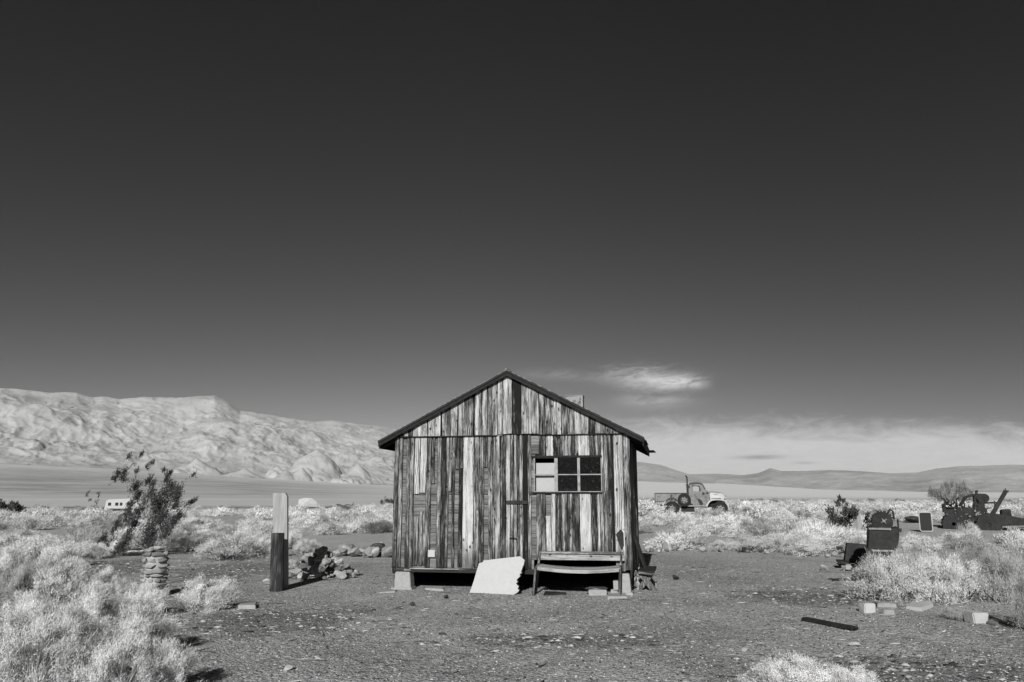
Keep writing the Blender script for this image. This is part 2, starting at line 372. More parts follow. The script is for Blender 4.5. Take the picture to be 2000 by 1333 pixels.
def m_leaf(name, val, rnd=0.25, trans=0.3):
    m = bpy.data.materials.new(name); m.use_nodes = True; k = NT(m.node_tree); k.n.clear()
    a = attr(k); ac = k.n.new('ShaderNodeSeparateColor'); k.l.new(a.outputs['Color'], ac.inputs[0])
    v = k.math('MULTIPLY', k.math('MULTIPLY', ac.outputs[0], val), k.math('ADD', 1 - rnd, k.math('MULTIPLY', orand(k), rnd)))
    c = k.n.new('ShaderNodeCombineColor')
    for i in range(3): k.l.new(v, c.inputs[i])
    d = k.n.new('ShaderNodeBsdfDiffuse'); t = k.n.new('ShaderNodeBsdfTranslucent'); x = k.n.new('ShaderNodeMixShader'); x.inputs[0].default_value = trans
    k.l.new(c.outputs[0], d.inputs[0]); k.l.new(c.outputs[0], t.inputs[0]); k.l.new(d.outputs[0], x.inputs[1]); k.l.new(t.outputs[0], x.inputs[2])
    o = k.n.new('ShaderNodeOutputMaterial'); k.l.new(x.outputs[0], o.inputs[0]); return m
M['sage'] = m_leaf('sage', 0.92, 0.30, 0.12)
M['sage_dry'] = m_leaf('sage_dry', 0.62, 0.2)
M['twig'] = m_leaf('twig', 0.36, 0.2, 0.0)
M['leaf_dark'] = m_leaf('leaf_dark', 0.075, 0.2, 0.25)
M['leaf_mid'] = m_leaf('leaf_mid', 0.30, 0.2, 0.25)
M['bark'] = m_leaf('bark', 0.42, 0.2, 0.0)

# ------------------------------------------------------------------ ground
def m_ground():
    m, k, b = new_mat('desert_ground', 0.95); p = posn(k); x, y, z = k.xyz(p)
    r = k.n.new('ShaderNodeVectorMath'); r.operation = 'LENGTH'; k.l.new(p, r.inputs[0]); r = r.outputs['Value']
    # gravel: every small stone its own grey
    c1 = k.n.new('ShaderNodeTexVoronoi'); k.l.new(p, c1.inputs['Vector']); c1.inputs['Scale'].default_value = 46
    s1 = k.n.new('ShaderNodeSeparateColor'); k.l.new(c1.outputs['Color'], s1.inputs[0])
    c2 = k.n.new('ShaderNodeTexVoronoi'); k.l.new(p, c2.inputs['Vector']); c2.inputs['Scale'].default_value = 24
    s2 = k.n.new('ShaderNodeSeparateColor'); k.l.new(c2.outputs['Color'], s2.inputs[0])
    st = k.math('ADD', k.math('MULTIPLY', k.math('POWER', s1.outputs[0], 1.8), 0.20), k.math('MULTIPLY', k.math('POWER', s2.outputs[0], 4.0), 0.16))
    big = k.noise(p, 0.35, 5, 0.6); mid = k.noise(p, 1.7, 5, 0.65)
    soil = k.math('ADD', 0.125, k.math('MULTIPLY', k.smooth(big, 0.35, 0.65), 0.11))
    soil = k.math('MULTIPLY', soil, k.math('ADD', 0.6, k.math('MULTIPLY', mid, 0.8)))
    # dark patches with ragged edges in the near gravel
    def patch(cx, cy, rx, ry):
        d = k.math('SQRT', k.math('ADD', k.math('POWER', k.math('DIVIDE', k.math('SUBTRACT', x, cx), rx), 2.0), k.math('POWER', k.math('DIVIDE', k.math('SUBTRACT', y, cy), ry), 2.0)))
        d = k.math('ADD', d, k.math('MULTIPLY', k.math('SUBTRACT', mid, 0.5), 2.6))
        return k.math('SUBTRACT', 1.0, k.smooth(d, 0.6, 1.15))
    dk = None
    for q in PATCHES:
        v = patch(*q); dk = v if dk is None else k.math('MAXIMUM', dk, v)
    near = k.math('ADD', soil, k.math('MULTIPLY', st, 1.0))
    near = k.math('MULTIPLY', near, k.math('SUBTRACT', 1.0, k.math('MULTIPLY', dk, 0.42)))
    # bare pale dirt further out
    dirt = k.math('ADD', 0.24, k.math('MULTIPLY', k.noise(k.mul3(p, (1, 0.5, 1)), 0.8, 6, 0.7), 0.2))
    f1 = k.smooth(k.math('ADD', y, k.math('MULTIPLY', mid, 6.0)), 22.0, 34.0)
    v = k.mix(f1, near, dirt)
    # valley floor: long pale and dark bands across the view
    bands = k.noise(k.comb(k.math('MULTIPLY', x, 0.0012), k.math('MULTIPLY', r, 0.006), 0.0), 1.0, 6, 0.7)
    sp = k.noise(p, 0.05, 6, 0.75)
    flat = k.math('ADD', 0.38, k.math('MULTIPLY', k.math('SUBTRACT', k.math('ADD', k.math('MULTIPLY', bands, 0.6), k.math('MULTIPLY', sp, 0.4)), 0.35), 0.55))
    v = k.mix(k.smooth(r, 140.0, 330.0), v, flat)
    # the alluvial fans: dark varnished on the left, pale on the right
    azg = k.math('MULTIPLY', k.math('ARCTAN2', x, y), 57.29578)
    st2 = k.noise(k.comb(k.math('MULTIPLY', azg, 0.12), k.math('MULTIPLY', r, 0.004), 4.0), 1.0, 7, 0.7)
    fine = k.noise(p, 0.009, 6, 0.75)
    fanL = k.math('ADD', 0.18, k.math('MULTIPLY', k.math('ADD', k.math('MULTIPLY', k.smooth(st2, 0.33, 0.68), 0.55), k.math('MULTIPLY', k.smooth(fine, 0.3, 0.7), 0.45)), 0.30))
    fanL = k.math('ADD', fanL, k.math('MULTIPLY', k.smooth(r, 2400.0, 6500.0), 0.14))
    fanR = k.math('ADD', 0.50, k.math('MULTIPLY', k.math('ADD', k.math('MULTIPLY', st2, 0.6), k.math('MULTIPLY', fine, 0.4)), 0.2))
    fan = k.mix(k.smooth(azg, -20.0, 4.0), fanL, fanR)
    v = k.mix(k.smooth(r, 700.0, 1300.0), v, fan)
    set_col(k, b, v)
    hh = k.math('ADD', k.math('MULTIPLY', c1.outputs['Distance'], -0.5), k.math('ADD', k.math('MULTIPLY', c2.outputs['Distance'], -0.7), k.noise(p, 7, 5, 0.6)))
    bump(k, b, hh, 0.8, 0.035)
    return m
pt = lambda px, py: P(px, py)
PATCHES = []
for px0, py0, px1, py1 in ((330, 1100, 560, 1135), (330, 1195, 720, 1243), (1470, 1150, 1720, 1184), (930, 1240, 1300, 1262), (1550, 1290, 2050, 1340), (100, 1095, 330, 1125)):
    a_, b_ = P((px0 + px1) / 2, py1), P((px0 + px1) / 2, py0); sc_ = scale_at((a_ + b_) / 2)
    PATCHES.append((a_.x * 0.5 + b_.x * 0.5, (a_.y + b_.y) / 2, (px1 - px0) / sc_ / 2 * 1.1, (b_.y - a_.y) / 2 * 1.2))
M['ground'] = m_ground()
azs = np.concatenate([np.arange(-180, -50, 5), np.arange(-50, 50, 0.25), np.arange(50, 180, 5)])
rs = np.concatenate([[0.01], np.geomspace(1.5, 60, 190), np.geomspace(61, 900, 110), np.geomspace(915, 42000, 150)])
AZ, RS = np.meshgrid(np.radians(azs), rs)
gxv, gyv = RS * np.sin(AZ), RS * np.cos(AZ)
gzv = gz(gxv, gyv)
gzv = np.where(RS > RF1 * 1.5, np.minimum(gzv, gz(gxv * 0 + np.sin(AZ) * RF1 * 1.5, np.cos(AZ) * RF1 * 1.5)), gzv)
na, nr = len(azs), len(rs)
ii = (np.arange(nr - 1)[:, None] * na + np.arange(na)[None, :]); jj = (np.arange(nr - 1)[:, None] * na + (np.arange(na)[None, :] + 1) % na)
gf = np.stack([ii, jj, jj + na, ii + na], -1).reshape(-1, 4)
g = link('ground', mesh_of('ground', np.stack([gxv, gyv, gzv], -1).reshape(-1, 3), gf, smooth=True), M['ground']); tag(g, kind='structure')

# road across the flats
def draped(name, y0, y1, x0, x1, lift, mat, bend=0.0):
    xs = np.linspace(x0, x1, 160); vs = []
    for x_ in xs:
        for y_ in (y0, y1):
            yy = y_ + bend * (x_ / 200.0); vs.append((x_, yy, gz1(x_, yy) + lift))
    fs = [(2 * i, 2 * i + 2, 2 * i + 3, 2 * i + 1) for i in range(len(xs) - 1)]
    return tag(link(name, mesh_of(name, vs, fs), mat), kind='structure')
M['road'] = m_noise('road', 0.035, 0.06, 0.4, 0.9, 0.2, 0.02)
M['verge'] = m_noise('verge', 0.3, 0.42, 0.3, 0.95, 0.2, 0.02)
draped('road', 205, 213, -330, 330, 0.12, M['road'], 22)
draped('road_shoulder', 190, 204.6, -330, 330, 0.08, M['verge'], 22)

# ------------------------------------------------------------------ mountains
def m_mtn(name, lo, hi, sc_, streak):
    m, k, b = new_mat(name, 0.95); p = posn(k)
    n_ = k.noise(p, sc_, 8, 0.66, 0.6); n2_ = k.noise(k.mul3(p, (1, 1, 4.5)), sc_ * 2.5, 6, 0.65, 0.8)
    f = k.math('ADD', k.math('MULTIPLY', n_, 0.6), k.math('MULTIPLY', n2_, 0.4))
    v = k.ramp(f, [(0.36, lo), (0.50, (lo + 2 * hi) / 3), (0.62, hi)])
    mx, my, mz = k.xyz(p)      # strata dipping to the right
    dk = k.smooth(k.noise(k.comb(k.math('MULTIPLY', k.math('ADD', k.math('MULTIPLY', mx, 0.55), mz), 3.6), k.math('MULTIPLY', my, 0.25), k.math('MULTIPLY', k.math('SUBTRACT', mx, k.math('MULTIPLY', mz, 0.55)), 0.45)), sc_ * 5, 6, 0.7, 0.6), 0.58, 0.66)
    v = k.math('MULTIPLY', v, k.math('SUBTRACT', 1.0, k.math('MULTIPLY', dk, streak)))
    set_col(k, b, v)
    rid = k.noise(k.mul3(p, (1, 1, .6)), sc_ * 14, 8, 0.75, 0.8); bump(k, b, rid, 0.34, 0.045 / sc_); return m
M['mtn_left'] = m_mtn('mtn_left', 0.25, 0.385, 0.0013, 0.42)
M['mtn_far'] = m_mtn('mtn_far', 0.19, 0.36, 0.0006, 0.12)
def mountain(name, ridge, r0, rr, r1, na_, nr_, mat, amp, seed, bumps=(), feat=1 / 900.0, base=None):
    ra = np.array([azel(*q)[0] for q in ridge]); re = np.array([azel(*q)[1] for q in ridge])
    A = np.linspace(ra[0], ra[-1], na_); RR = np.concatenate([np.linspace(r0, rr, int(nr_ * 0.8)), np.linspace(rr, r1, nr_ - int(nr_ * 0.8) + 1)[1:]])
    AA, RG = np.meshgrid(A, RR); x = RG * np.sin(np.radians(AA)); y = RG * np.cos(np.radians(AA))
    zr = np.tan(np.radians(np.interp(AA, ra, re))) * rr
    b0 = gz(x, y) if base is None else base
    up = np.clip((RG - r0) / (rr - r0), 0, 1); dn = np.clip((RG - rr) / (r1 - rr), 0, 1)
    warp = (fbm(x * feat * 0.7, y * feat * 0.7, 4, seed + 3) - 0.5) * 0.55
    u = np.clip(up + warp * up * (1 - up) * 2.2, 0, 1)
    prof = (0.25 * u + 0.75 * u ** 1.7) * (1 - dn)
    rn = fbm(x * feat, y * feat, 7, seed, 0.52, True) - 0.62; rn2 = fbm(x * feat * 4, y * feat * 4, 5, seed + 5, 0.55, True) - 0.6
    tang = np.radians(AA) * rr; wv = (fbm(x * feat * 1.5, y * feat * 1.5, 4, seed + 31) - .5) * 2.2
    gul = fbm(tang * feat * 3.0 + wv, RG * feat * .8 + wv * .6, 6, seed + 40, 0.55, True) - 0.62
    z = b0 - 30 + (zr - b0 + 30) * prof + gul * amp * .30 * np.clip(prof * 3, 0, 1) * (1 - 0.8 * up ** 4) * np.clip((zr - b0) / 700, 0.1, 1) + (rn * amp * .80 + rn2 * amp * 0.15) * np.clip(prof * 4, 0, 1) * (1 - 0.75 * up ** 3) * np.clip((zr - b0) / 700, 0.12, 1)
    for (px, py, wd, rad) in bumps:
        a_, e_ = azel(px, py); bx, by = rad * math.sin(R(a_)), rad * math.cos(R(a_)); hgt = math.tan(R(e_)) * rad - gz1(bx, by)
        wm = wd / FPX * rad; d = np.hypot((x - bx), (y - by) * 0.9) / wm
        d = d + (fbm(x * feat * 4, y * feat * 4, 4, seed + 9, 0.5, True) - 0.6) * 0.9 * d
        z = np.maximum(z, gz(x, y) - 20 + (hgt + 20) * np.clip(1 - d, 0, 1) ** 1.2 * np.where(d < 1, 1, 0))
    n1_, n2_ = AA.shape
    i0 = np.arange(n1_ - 1)[:, None] * n2_ + np.arange(n2_ - 1)[None, :]
    f = np.stack([i0, i0 + 1, i0 + n2_ + 1, i0 + n2_], -1).reshape(-1, 4)
    o = link(name, mesh_of(name, np.stack([x, y, z], -1).reshape(-1, 3), f, smooth=False), mat); tag(o, kind='structure'); return o
ridgeL = [(-420, 800), (-200, 760), (0, 757), (30, 760), (90, 767), (150, 769), (180, 777), (200, 774), (235, 780), (270, 777), (330, 777), (380, 774), (420, 773), (445, 784), (470, 803), (500, 806), (540, 812), (590, 820), (650, 822), (700, 830), (740, 833), (800, 846), (900, 870), (1000, 880), (1120, 890), (1247, 902), (1290, 908), (1320, 918), (1350, 928), (1400, 945)]
mountain('mountain', ridgeL, 6600, 10400, 12800, 760, 300, M['mtn_left'], 270, 21, bumps=((620, 876, 95, 7200), (385, 894, 50, 7000), (480, 915, 50, 6900), (590, 912, 35, 6850), (560, 917, 30, 6800), (700, 905, 60, 7100)))
ridgeR = [(1180, 935), (1280, 930), (1350, 926), (1400, 925), (1450, 928), (1480, 924), (1505, 914), (1525, 920), (1560, 921), (1620, 918), (1680, 921), (1740, 924), (1790, 922), (1830, 914), (1870, 910), (1920, 911), (1970, 908), (2040, 910), (2200, 905), (2420, 915)]
mountain('far_mountain', ridgeR, 15000, 21000, 25000, 360, 110, M['mtn_far'], 260, 77, feat=1 / 1900.0, base=40.0)
# ------------------------------------------------------------------ the shack
PHI = R(11.0)
O = P(999.5, 1156.0); O.z = 0.0
UX = Vector((math.cos(PHI), -math.sin(PHI), 0)); VY = Vector((math.sin(PHI), math.cos(PHI), 0))
def wl(px, py, off=0.0):
    """(across, up) on the front wall plane (or a plane off metres behind it)"""
    d = pxdir(px, py); c = Vector((0, 0, EYE)); n = VY
    t = ((O + VY * off) - c).dot(n) / d.dot(n); q = c + d * t - O
    return q.dot(UX), q.z
shack = thing('shack', 'weathered gabled board shack standing on concrete blocks in the gravel clearing', 'shack', O, -PHI)
UL, UR = wl(771, 950)[0], wl(1229.5, 950)[0]
ZB = 0.5 * (wl(790, 1107)[1] + wl(1000, 1112)[1]); ZE = wl(1000, 849)[1]; ZR = wl(993, 728)[1]; UC = wl(993, 728)[0]
LEN = 3.75
def plank(mb, u0, u1, z0, zt0, zt1, tone, seed, y=0.0, th=0.022, wob=0.0055, lean=0.0, n=9, ragged=0.012):
    """one board: vertical, irregular edges; zt0/zt1 = height of its top at the left/right edge"""
    b0 = z0 + random.uniform(-ragged, ragged); vs = []; y += random.uniform(-0.004, 0.004)
    dl = dr = 0.0; cup = random.uniform(-0.006, 0.006)
    for i in range(n + 1):
        t = i / n; dl = dl * 0.6 + random.uniform(-wob, wob); dr = dr * 0.6 + random.uniform(-wob, wob)
        l, r_ = u0 + dl + lean * (t - 0.5), u1 + dr + lean * (t - 0.5)
        zl, zr = b0 + (zt0 - b0) * t, b0 + (zt1 - b0) * t; yy = y + cup * math.sin(t * 3.1)
        e = min(.011, (r_ - l) * .3) * random.uniform(.5, 1.3); ml, mr = l + e, r_ - e; k_ = (zr - zl) / max(r_ - l, 1e-4)
        vs += [(l, yy - th + .005, zl), (ml, yy - th, zl + k_ * e), (mr, yy - th, zr - k_ * e), (r_, yy - th + .005, zr), (r_, yy, zr), (l, yy, zl)]
    fs = [(5, 4, 3, 2, 1, 0), tuple(6 * n + k for k in range(6))]
    for i in range(n):
        for k in range(6): fs.append((6 * i + k, 6 * i + (k + 1) % 6, 6 * i + 6 + (k + 1) % 6, 6 * i + 6 + k))
    t0 = len(mb.t); mb.add(vs, fs, (tone, seed, 0))
    for j in range(len(vs)):
        if j % 6 in (0, 3, 4, 5): mb.t[t0 + j] = (tone, seed, 1.0)
def ux(px, py=950): return wl(px, py)[0]
def zx(py, px=1000): return wl(px, py)[1]
# tones read off the photograph, board by board: left px, right px, tone (, bottom py, top py)
LOW = [(771, 778, .52), (779, 786, .52), (793.5, 800.5, .46), (801.5, 808.5, .56), (809.5, 819.5, .86, 966, 849), (810, 819, .5, 1108, 1012), (820.5, 832, .9, 962, 849), (821, 833, .5, 1108, 1000),
       (833, 842, .42), (842.5, 849, .48, 945, 849), (854, 862, .48), (862.5, 870.5, .33), (871.5, 876.5, .5), (877, 882, .58, 960, 849), (883, 888, .36), (888.5, 903.5, .42, 915, 849), (896, 903.5, .28, 1110, 916),
       (904.5, 925.5, .92), (926.5, 936, .5), (936.5, 945, .42), (945.5, 953, .45, 912, 849), (954, 961.5, .48)]
DOOR = [(962.5, 968, .55), (968.5, 977, .66), (977.5, 988.5, .34), (989, 996.8, .74), (997.3, 1003.5, .42), (1004, 1010, .6), (1010.5, 1014.5, .36), (1015, 1021.5, .58), (1022, 1030.5, .12)]
RIGHT = [(1031.5, 1037.5, .56), (1053, 1067, .3, 892, 851), (1067.5, 1081.5, .9, 892, 851), (1082, 1093, .34, 892, 851), (1093.5, 1104.5, .5, 892, 851), (1105, 1116, .62, 892, 851), (1116.5, 1130, .4, 892, 851), (1130.5, 1152, .88, 892, 851), (1152.5, 1162.5, .33, 892, 851), (1163, 1175, .48, 892, 851),
         (1047.5, 1056.5, .46, 1112, 961), (1057, 1065.5, .38, 1112, 961), (1066, 1076, .92, 1112, 1008), (1076.8, 1084.5, .78, 1112, 961), (1085, 1096, .32, 1112, 961), (1096.5, 1103, .66, 1112, 961), (1103.5, 1117, .5, 1112, 961), (1117.5, 1131.5, .36, 1112, 961), (1132, 1154, .92, 1112, 961), (1154.7, 1165, .26, 1112, 961), (1165.5, 1178, .6, 1112, 961),
         (1175.5, 1187, .52, 960, 851), (1178.5, 1187, .44, 1112, 961), (1187.8, 1199.5, .2), (1200, 1218, .82), (1218.5, 1229.5, .5)]
GAB = [(770, 787, .5), (787.5, 799, .66), (799.5, 807, .38), (807.5, 827, .76), (827.5, 836.5, .5), (837, 862, .7), (864.5, 880, .52), (880.5, 894.5, .6), (896, 908.5, .66), (909, 925, .44), (928, 942, .6), (942.5, 952.5, .64), (953, 961.5, .4), (962, 973, .55), (973.5, 983, .62), (984, 1000.5, .7), (1001.5, 1018.5, .10), (1019, 1033, .58), (1033.5, 1053.5, .62),
       (1054.5, 1065, .4), (1065.5, 1077, .44), (1077.5, 1088, .56), (1088.5, 1097.5, .64), (1098, 1114, .34), (1114.5, 1122, .55), (1122.5, 1143.5, .62), (1144, 1151.5, .56), (1152, 1163, .36), (1163.5, 1184, .52), (1184.5, 1197, .5), (1197.5, 1211, .58), (1211.5, 1229.5, .5)]
lower = MB()
def lay(mb, rows, y=0.0):
    for i, q in enumerate(rows):
        bot, top = (q[3], q[4]) if len(q) > 3 else (1111, 851)
        if q[0] > 1046 and q[1] < 1206 and bot > 1100: bot = 1091 + random.uniform(-1, 2)     # boards end higher behind the bench
        z0, z1 = zx(bot), zx(top)
        lf = random.uniform(-0.014, 0.014)
        if q[1] - q[0] > 10.5 and 0.15 < q[2] < 0.75 and random.random() < 0.6:       # some wide boards have split lengthwise
            m_ = q[0] + (q[1] - q[0]) * random.uniform(0.4, 0.6)
            plank(mb, ux(q[0]), ux(m_) - 0.002, z0, z1, z1, q[2] + random.uniform(-.1, .1), random.random(), y, lean=lf)
            plank(mb, ux(m_) + 0.002, ux(q[1]), z0, z1, z1, q[2] + random.uniform(-.1, .1), random.random(), y, lean=lf)
        else: plank(mb, ux(q[0]), ux(q[1]), z0, z1, z1, q[2], random.random(), y, lean=lf)
lay(lower, LOW); lay(lower, RIGHT)
front = lower.build('front_siding', M['siding'], shack)
SL = 0.968 * (ZR - ZE) / (UC - UL)
def zroof(u): return ZR - 0.035 - SL * abs(u - UC)
gab = MB()
for q in GAB:
    u0, u1 = ux(q[0], 850), ux(q[1], 850)
    zb = ZE - 0.012 + (0.02 if q[0] in (984, 1001.5, 1019, 1033.5) else 0)
    if u0 < UC < u1: plank(gab, u0, UC, zb, zroof(u0), zroof(UC), q[2], .3, -0.03); plank(gab, UC, u1, zb, zroof(UC), zroof(u1), q[2], .32, -0.03)
    else: plank(gab, u0, u1, zb, max(zroof(u0), zb + .01), max(zroof(u1), zb + .01), q[2], random.random(), -0.03, n=5)
gab.build('gable_siding', M['siding'], shack)
# horizontal sheathing boards that show through the gaps
la = MB(); z = ZB - 0.05; wu0, wu1, wz0, wz1 = ux(1045.5), ux(1175.5), zx(961), zx(893)
k = 0
while z < ZE - 0.03:
    h = random.choice((0.15, 0.22, 0.29, 0.25, 0.18)); cuts = [UL + 0.02, UR - 0.02]
    for lim in (zx(1093), wz0 - .05, wz1 + .05, ZE):          # boards stop at the openings
        if z < lim - 0.02 and z + h > lim - 0.05: h = lim - z; break
    if z > wz0 - 0.08 and z < wz1 + 0.02: cuts = [UL + 0.02, wu0, wu1, UR - 0.02]
    if z < zx(1093) - 0.03: cuts = [UL + 0.02, ux(1042)]
    for a, b_ in zip(cuts[::2], cuts[1::2]):
        la.box(a, b_, 0.014, 0.034 + random.uniform(-.003, .003), z, z + h - 0.007, (random.uniform(.42, .62), random.random(), 0), 0.002)
    z += h
la.build('sheathing', M['lath'], shack)
# door (vertical boards, cross batten, iron strap), frame post of the door
door = thing('door', None, None); door.parent = shack
dm = MB()
for q in DOOR: plank(dm, ux(q[0]), ux(q[1]), zx(1112), zx(847), zx(847), q[2], random.random(), -0.006, lean=0)
dm.build('door_board', M['siding'], door)
hb = MB().box(ux(990), ux(1031), -0.055, -0.034, zx(985), zx(978), (.12, .4, 0)); hb.build('hinge', M['rust'], door, bevel=0.004)
hb = MB().tube([(ux(996), -0.05, zx(1052)), (ux(1003), -0.062, zx(1050)), (ux(1010), -0.05, zx(1053))], 0.012, 6); hb.build('handle', M['rust'], door)
# loose bits on the wall: torn scrap of tin, wire hook, white card by the floor
sc_ = MB(); sc_.prism([wl(1203, 1044), wl(1212, 1034), wl(1218, 1041), wl(1219, 1066), wl(1214, 1075), wl(1209, 1062)], -0.034, -0.028); sc_.build('tin_scrap', M['rust'], shack)
sc_ = MB(); sc_.box(ux(839.5), ux(852.5), -0.032, -0.024, zx(1090.5), zx(1076.5)); sc_.build('white_card', M['plaster'], shack)
# sill beam, skirts added to darken the underfloor, and other walls
sb = MB().box(UL - 0.01, ux(1042), 0.0, 0.14, ZB - 0.09, ZB - 0.01, (.12, .2, 0), 0.004)
sb.box(UL + .35, UL + 1.3, -0.035, -0.003, ZB - 0.035, ZB - 0.012, (.7, .5, 0), 0.004); sb.build('sill_beam', M['plank_x'], shack)
def side_wall(name, u, sgn):
    w_ = MB(); y_ = 0.0
    while y_ < LEN - 0.01:
        wd = random.choice((0.09, 0.12, 0.16, 0.2)); y1 = min(LEN, y_ + wd)
        t = (random.uniform(.08, .5), random.random(), 0)
        w_.box(u, u + 0.024 * sgn + random.uniform(-.004, .004), y_ + 0.003, y1 - 0.003, ZB - 0.08 - random.uniform(0, .05), ZE + 0.02, t, 0.002); y_ = y1
    w_.build(name, M['siding'], shack)
side_wall('side_siding', UR - 0.022, 1); side_wall('side_siding', UL + 0.022, -1)
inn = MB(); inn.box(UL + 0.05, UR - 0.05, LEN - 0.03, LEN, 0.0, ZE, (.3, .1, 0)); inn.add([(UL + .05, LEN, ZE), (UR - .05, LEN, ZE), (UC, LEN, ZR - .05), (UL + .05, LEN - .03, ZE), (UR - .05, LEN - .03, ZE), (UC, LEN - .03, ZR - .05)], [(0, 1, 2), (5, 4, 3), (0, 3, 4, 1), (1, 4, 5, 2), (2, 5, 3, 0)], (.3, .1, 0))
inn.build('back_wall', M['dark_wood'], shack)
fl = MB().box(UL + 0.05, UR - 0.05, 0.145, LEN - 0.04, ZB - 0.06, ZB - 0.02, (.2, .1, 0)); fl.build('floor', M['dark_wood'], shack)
MB().box(UL + 0.03, UL + 0.06, 0.7, LEN, 0.0, ZB - 0.1).build('shade_skirt', M['dark_wood'], shack); MB().box(UR - 0.06, UR - 0.03, 0.3, LEN, 0.0, ZB - 0.1).build('shade_skirt', M['dark_wood'], shack)  # dark skirts, added to keep the space below the floor in shade
# corner board
for a in ((UL - 0.012, UL + 0.012, ZB, ZE, ZE, .3, .2, 0.03, 0.05), (UR - 0.008, UR + 0.02, ZB - 0.03, ZE, ZE, .35, .6, 0.03, 0.05)):
    cb = MB(); plank(cb, *a); cb.build('corner_board', M['siding'], shack)
# drip board under the gable
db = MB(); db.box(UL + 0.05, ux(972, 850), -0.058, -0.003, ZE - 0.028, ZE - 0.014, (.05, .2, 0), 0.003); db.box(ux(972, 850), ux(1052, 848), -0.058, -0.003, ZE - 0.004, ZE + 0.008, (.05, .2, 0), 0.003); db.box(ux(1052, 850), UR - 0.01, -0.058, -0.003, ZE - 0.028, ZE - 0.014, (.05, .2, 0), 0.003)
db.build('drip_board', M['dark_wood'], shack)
# window: six lights
win = thing('window', None, None); win.parent = shack
fr = MB(); W0, W1, Z0, Z1 = ux(1044), ux(1176), zx(960), zx(896)
def fbox(a, b_, c, d_, y0=-0.035, y1=0.03): fr.box(a, b_, y0, y1, c, d_, (.62, random.random(), 0), 0.002)
fbox(W0 - .010, W0 + .012, Z0, Z1); fbox(W1 - .014, W1 + .004, Z0, Z1); fbox(W0 - .010, W1 + .004, Z0 - .014, Z0 - .001); fbox(W0 - .010, W1 + .004, Z1 + .001, Z1 + .012)
ZM = zx(928); M1, M2 = (ux(1083.5), ux(1090)), (ux(1128.5), ux(1133.5))
fbox(M1[0], M1[1], Z0, Z1 - .001, -0.037); fbox(M2[0], M2[1], Z0, Z1 - .001, -0.037)
cols = [(W0 + .013, M1[0] - .001), (M1[1] + .001, M2[0] - .001), (M2[1] + .001, W1 - .015)]
for a, b_ in cols: fbox(a, b_, ZM - .010, ZM + .010, -0.028)
fr.build('window_frame', M['white_paint'], win, bevel=0.002)
MB().box(W0 - .05, W1 + .01, -0.06, -0.002, Z1 + .014, Z1 + .045, (.1, .1, 0)).build('window_casing', M['dark_wood'], win); hd = MB().box(W0 - .05, W1 + .01, -0.05, -0.002, Z0 - .04, Z0 - .016, (.1, .1, 0)); hd.build('window_casing', M['dark_wood'], win)
for i, (a, b_) in enumerate(cols):
    for c, d_ in ((Z0, ZM - .015), (ZM + .015, Z1)):
        if i: MB().box(a, b_, 0.004, 0.008, c, d_).build('pane', M['glass'], win)
cu = MB().box(ux(1046, 940), ux(1083.5, 940), 0.075, 0.08, zx(962), zx(905)); cu.build('window_board', M['paper'], win)
rv_ = MB().box(W0 - .06, W0 - .01, 0.03, 0.17, Z0 - .05, Z1 + .05, (.1, .1, 0)).box(W1 + .009, W1 + .05, 0.03, 0.17, Z0 - .05, Z1 + .05).box(W0, W1, 0.03, 0.17, Z1 + .024, Z1 + .06).box(W0, W1, 0.03, 0.17, Z0 - .06, Z0 - .024); rv_.build('window_reveal', M['dark_wood'], win)
# roof: two slopes, tar paper over boards, dark barge boards, broken right eave
OVF, OVB = 0.16, 0.30; OVS = 0.31
roof = MB(); edge = MB()
def slope(sg):
    ue = UC + sg * ((UC - UL) + OVS) if sg < 0 else UR + OVS - 0.02
    zt = ZR + 0.03; ze = zt - SL * abs(ue - UC); th = 0.045
    vs = [(UC, -OVF, zt), (ue, -OVF, ze), (ue, LEN + OVB, ze), (UC, LEN + OVB, zt)]
    vs += [(a, b_, c - th) for a, b_, c in vs]
    roof.add(vs, [(0, 1, 2, 3), (7, 6, 5, 4), (0, 4, 5, 1), (1, 5, 6, 2), (2, 6, 7, 3), (3, 7, 4, 0)])
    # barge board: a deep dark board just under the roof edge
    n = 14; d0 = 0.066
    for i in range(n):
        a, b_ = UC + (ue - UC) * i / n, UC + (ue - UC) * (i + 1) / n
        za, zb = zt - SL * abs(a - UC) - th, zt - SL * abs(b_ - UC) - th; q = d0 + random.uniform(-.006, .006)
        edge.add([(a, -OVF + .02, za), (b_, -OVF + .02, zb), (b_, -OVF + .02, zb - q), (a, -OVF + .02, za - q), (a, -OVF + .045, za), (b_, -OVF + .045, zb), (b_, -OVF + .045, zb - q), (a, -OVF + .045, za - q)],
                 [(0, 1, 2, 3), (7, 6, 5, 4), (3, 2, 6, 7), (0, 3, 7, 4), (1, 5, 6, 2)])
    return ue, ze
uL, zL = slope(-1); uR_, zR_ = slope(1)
rf = roof.build('roof', M['tar'], shack); edge.build('barge_board', M['dark_wood'], rf)
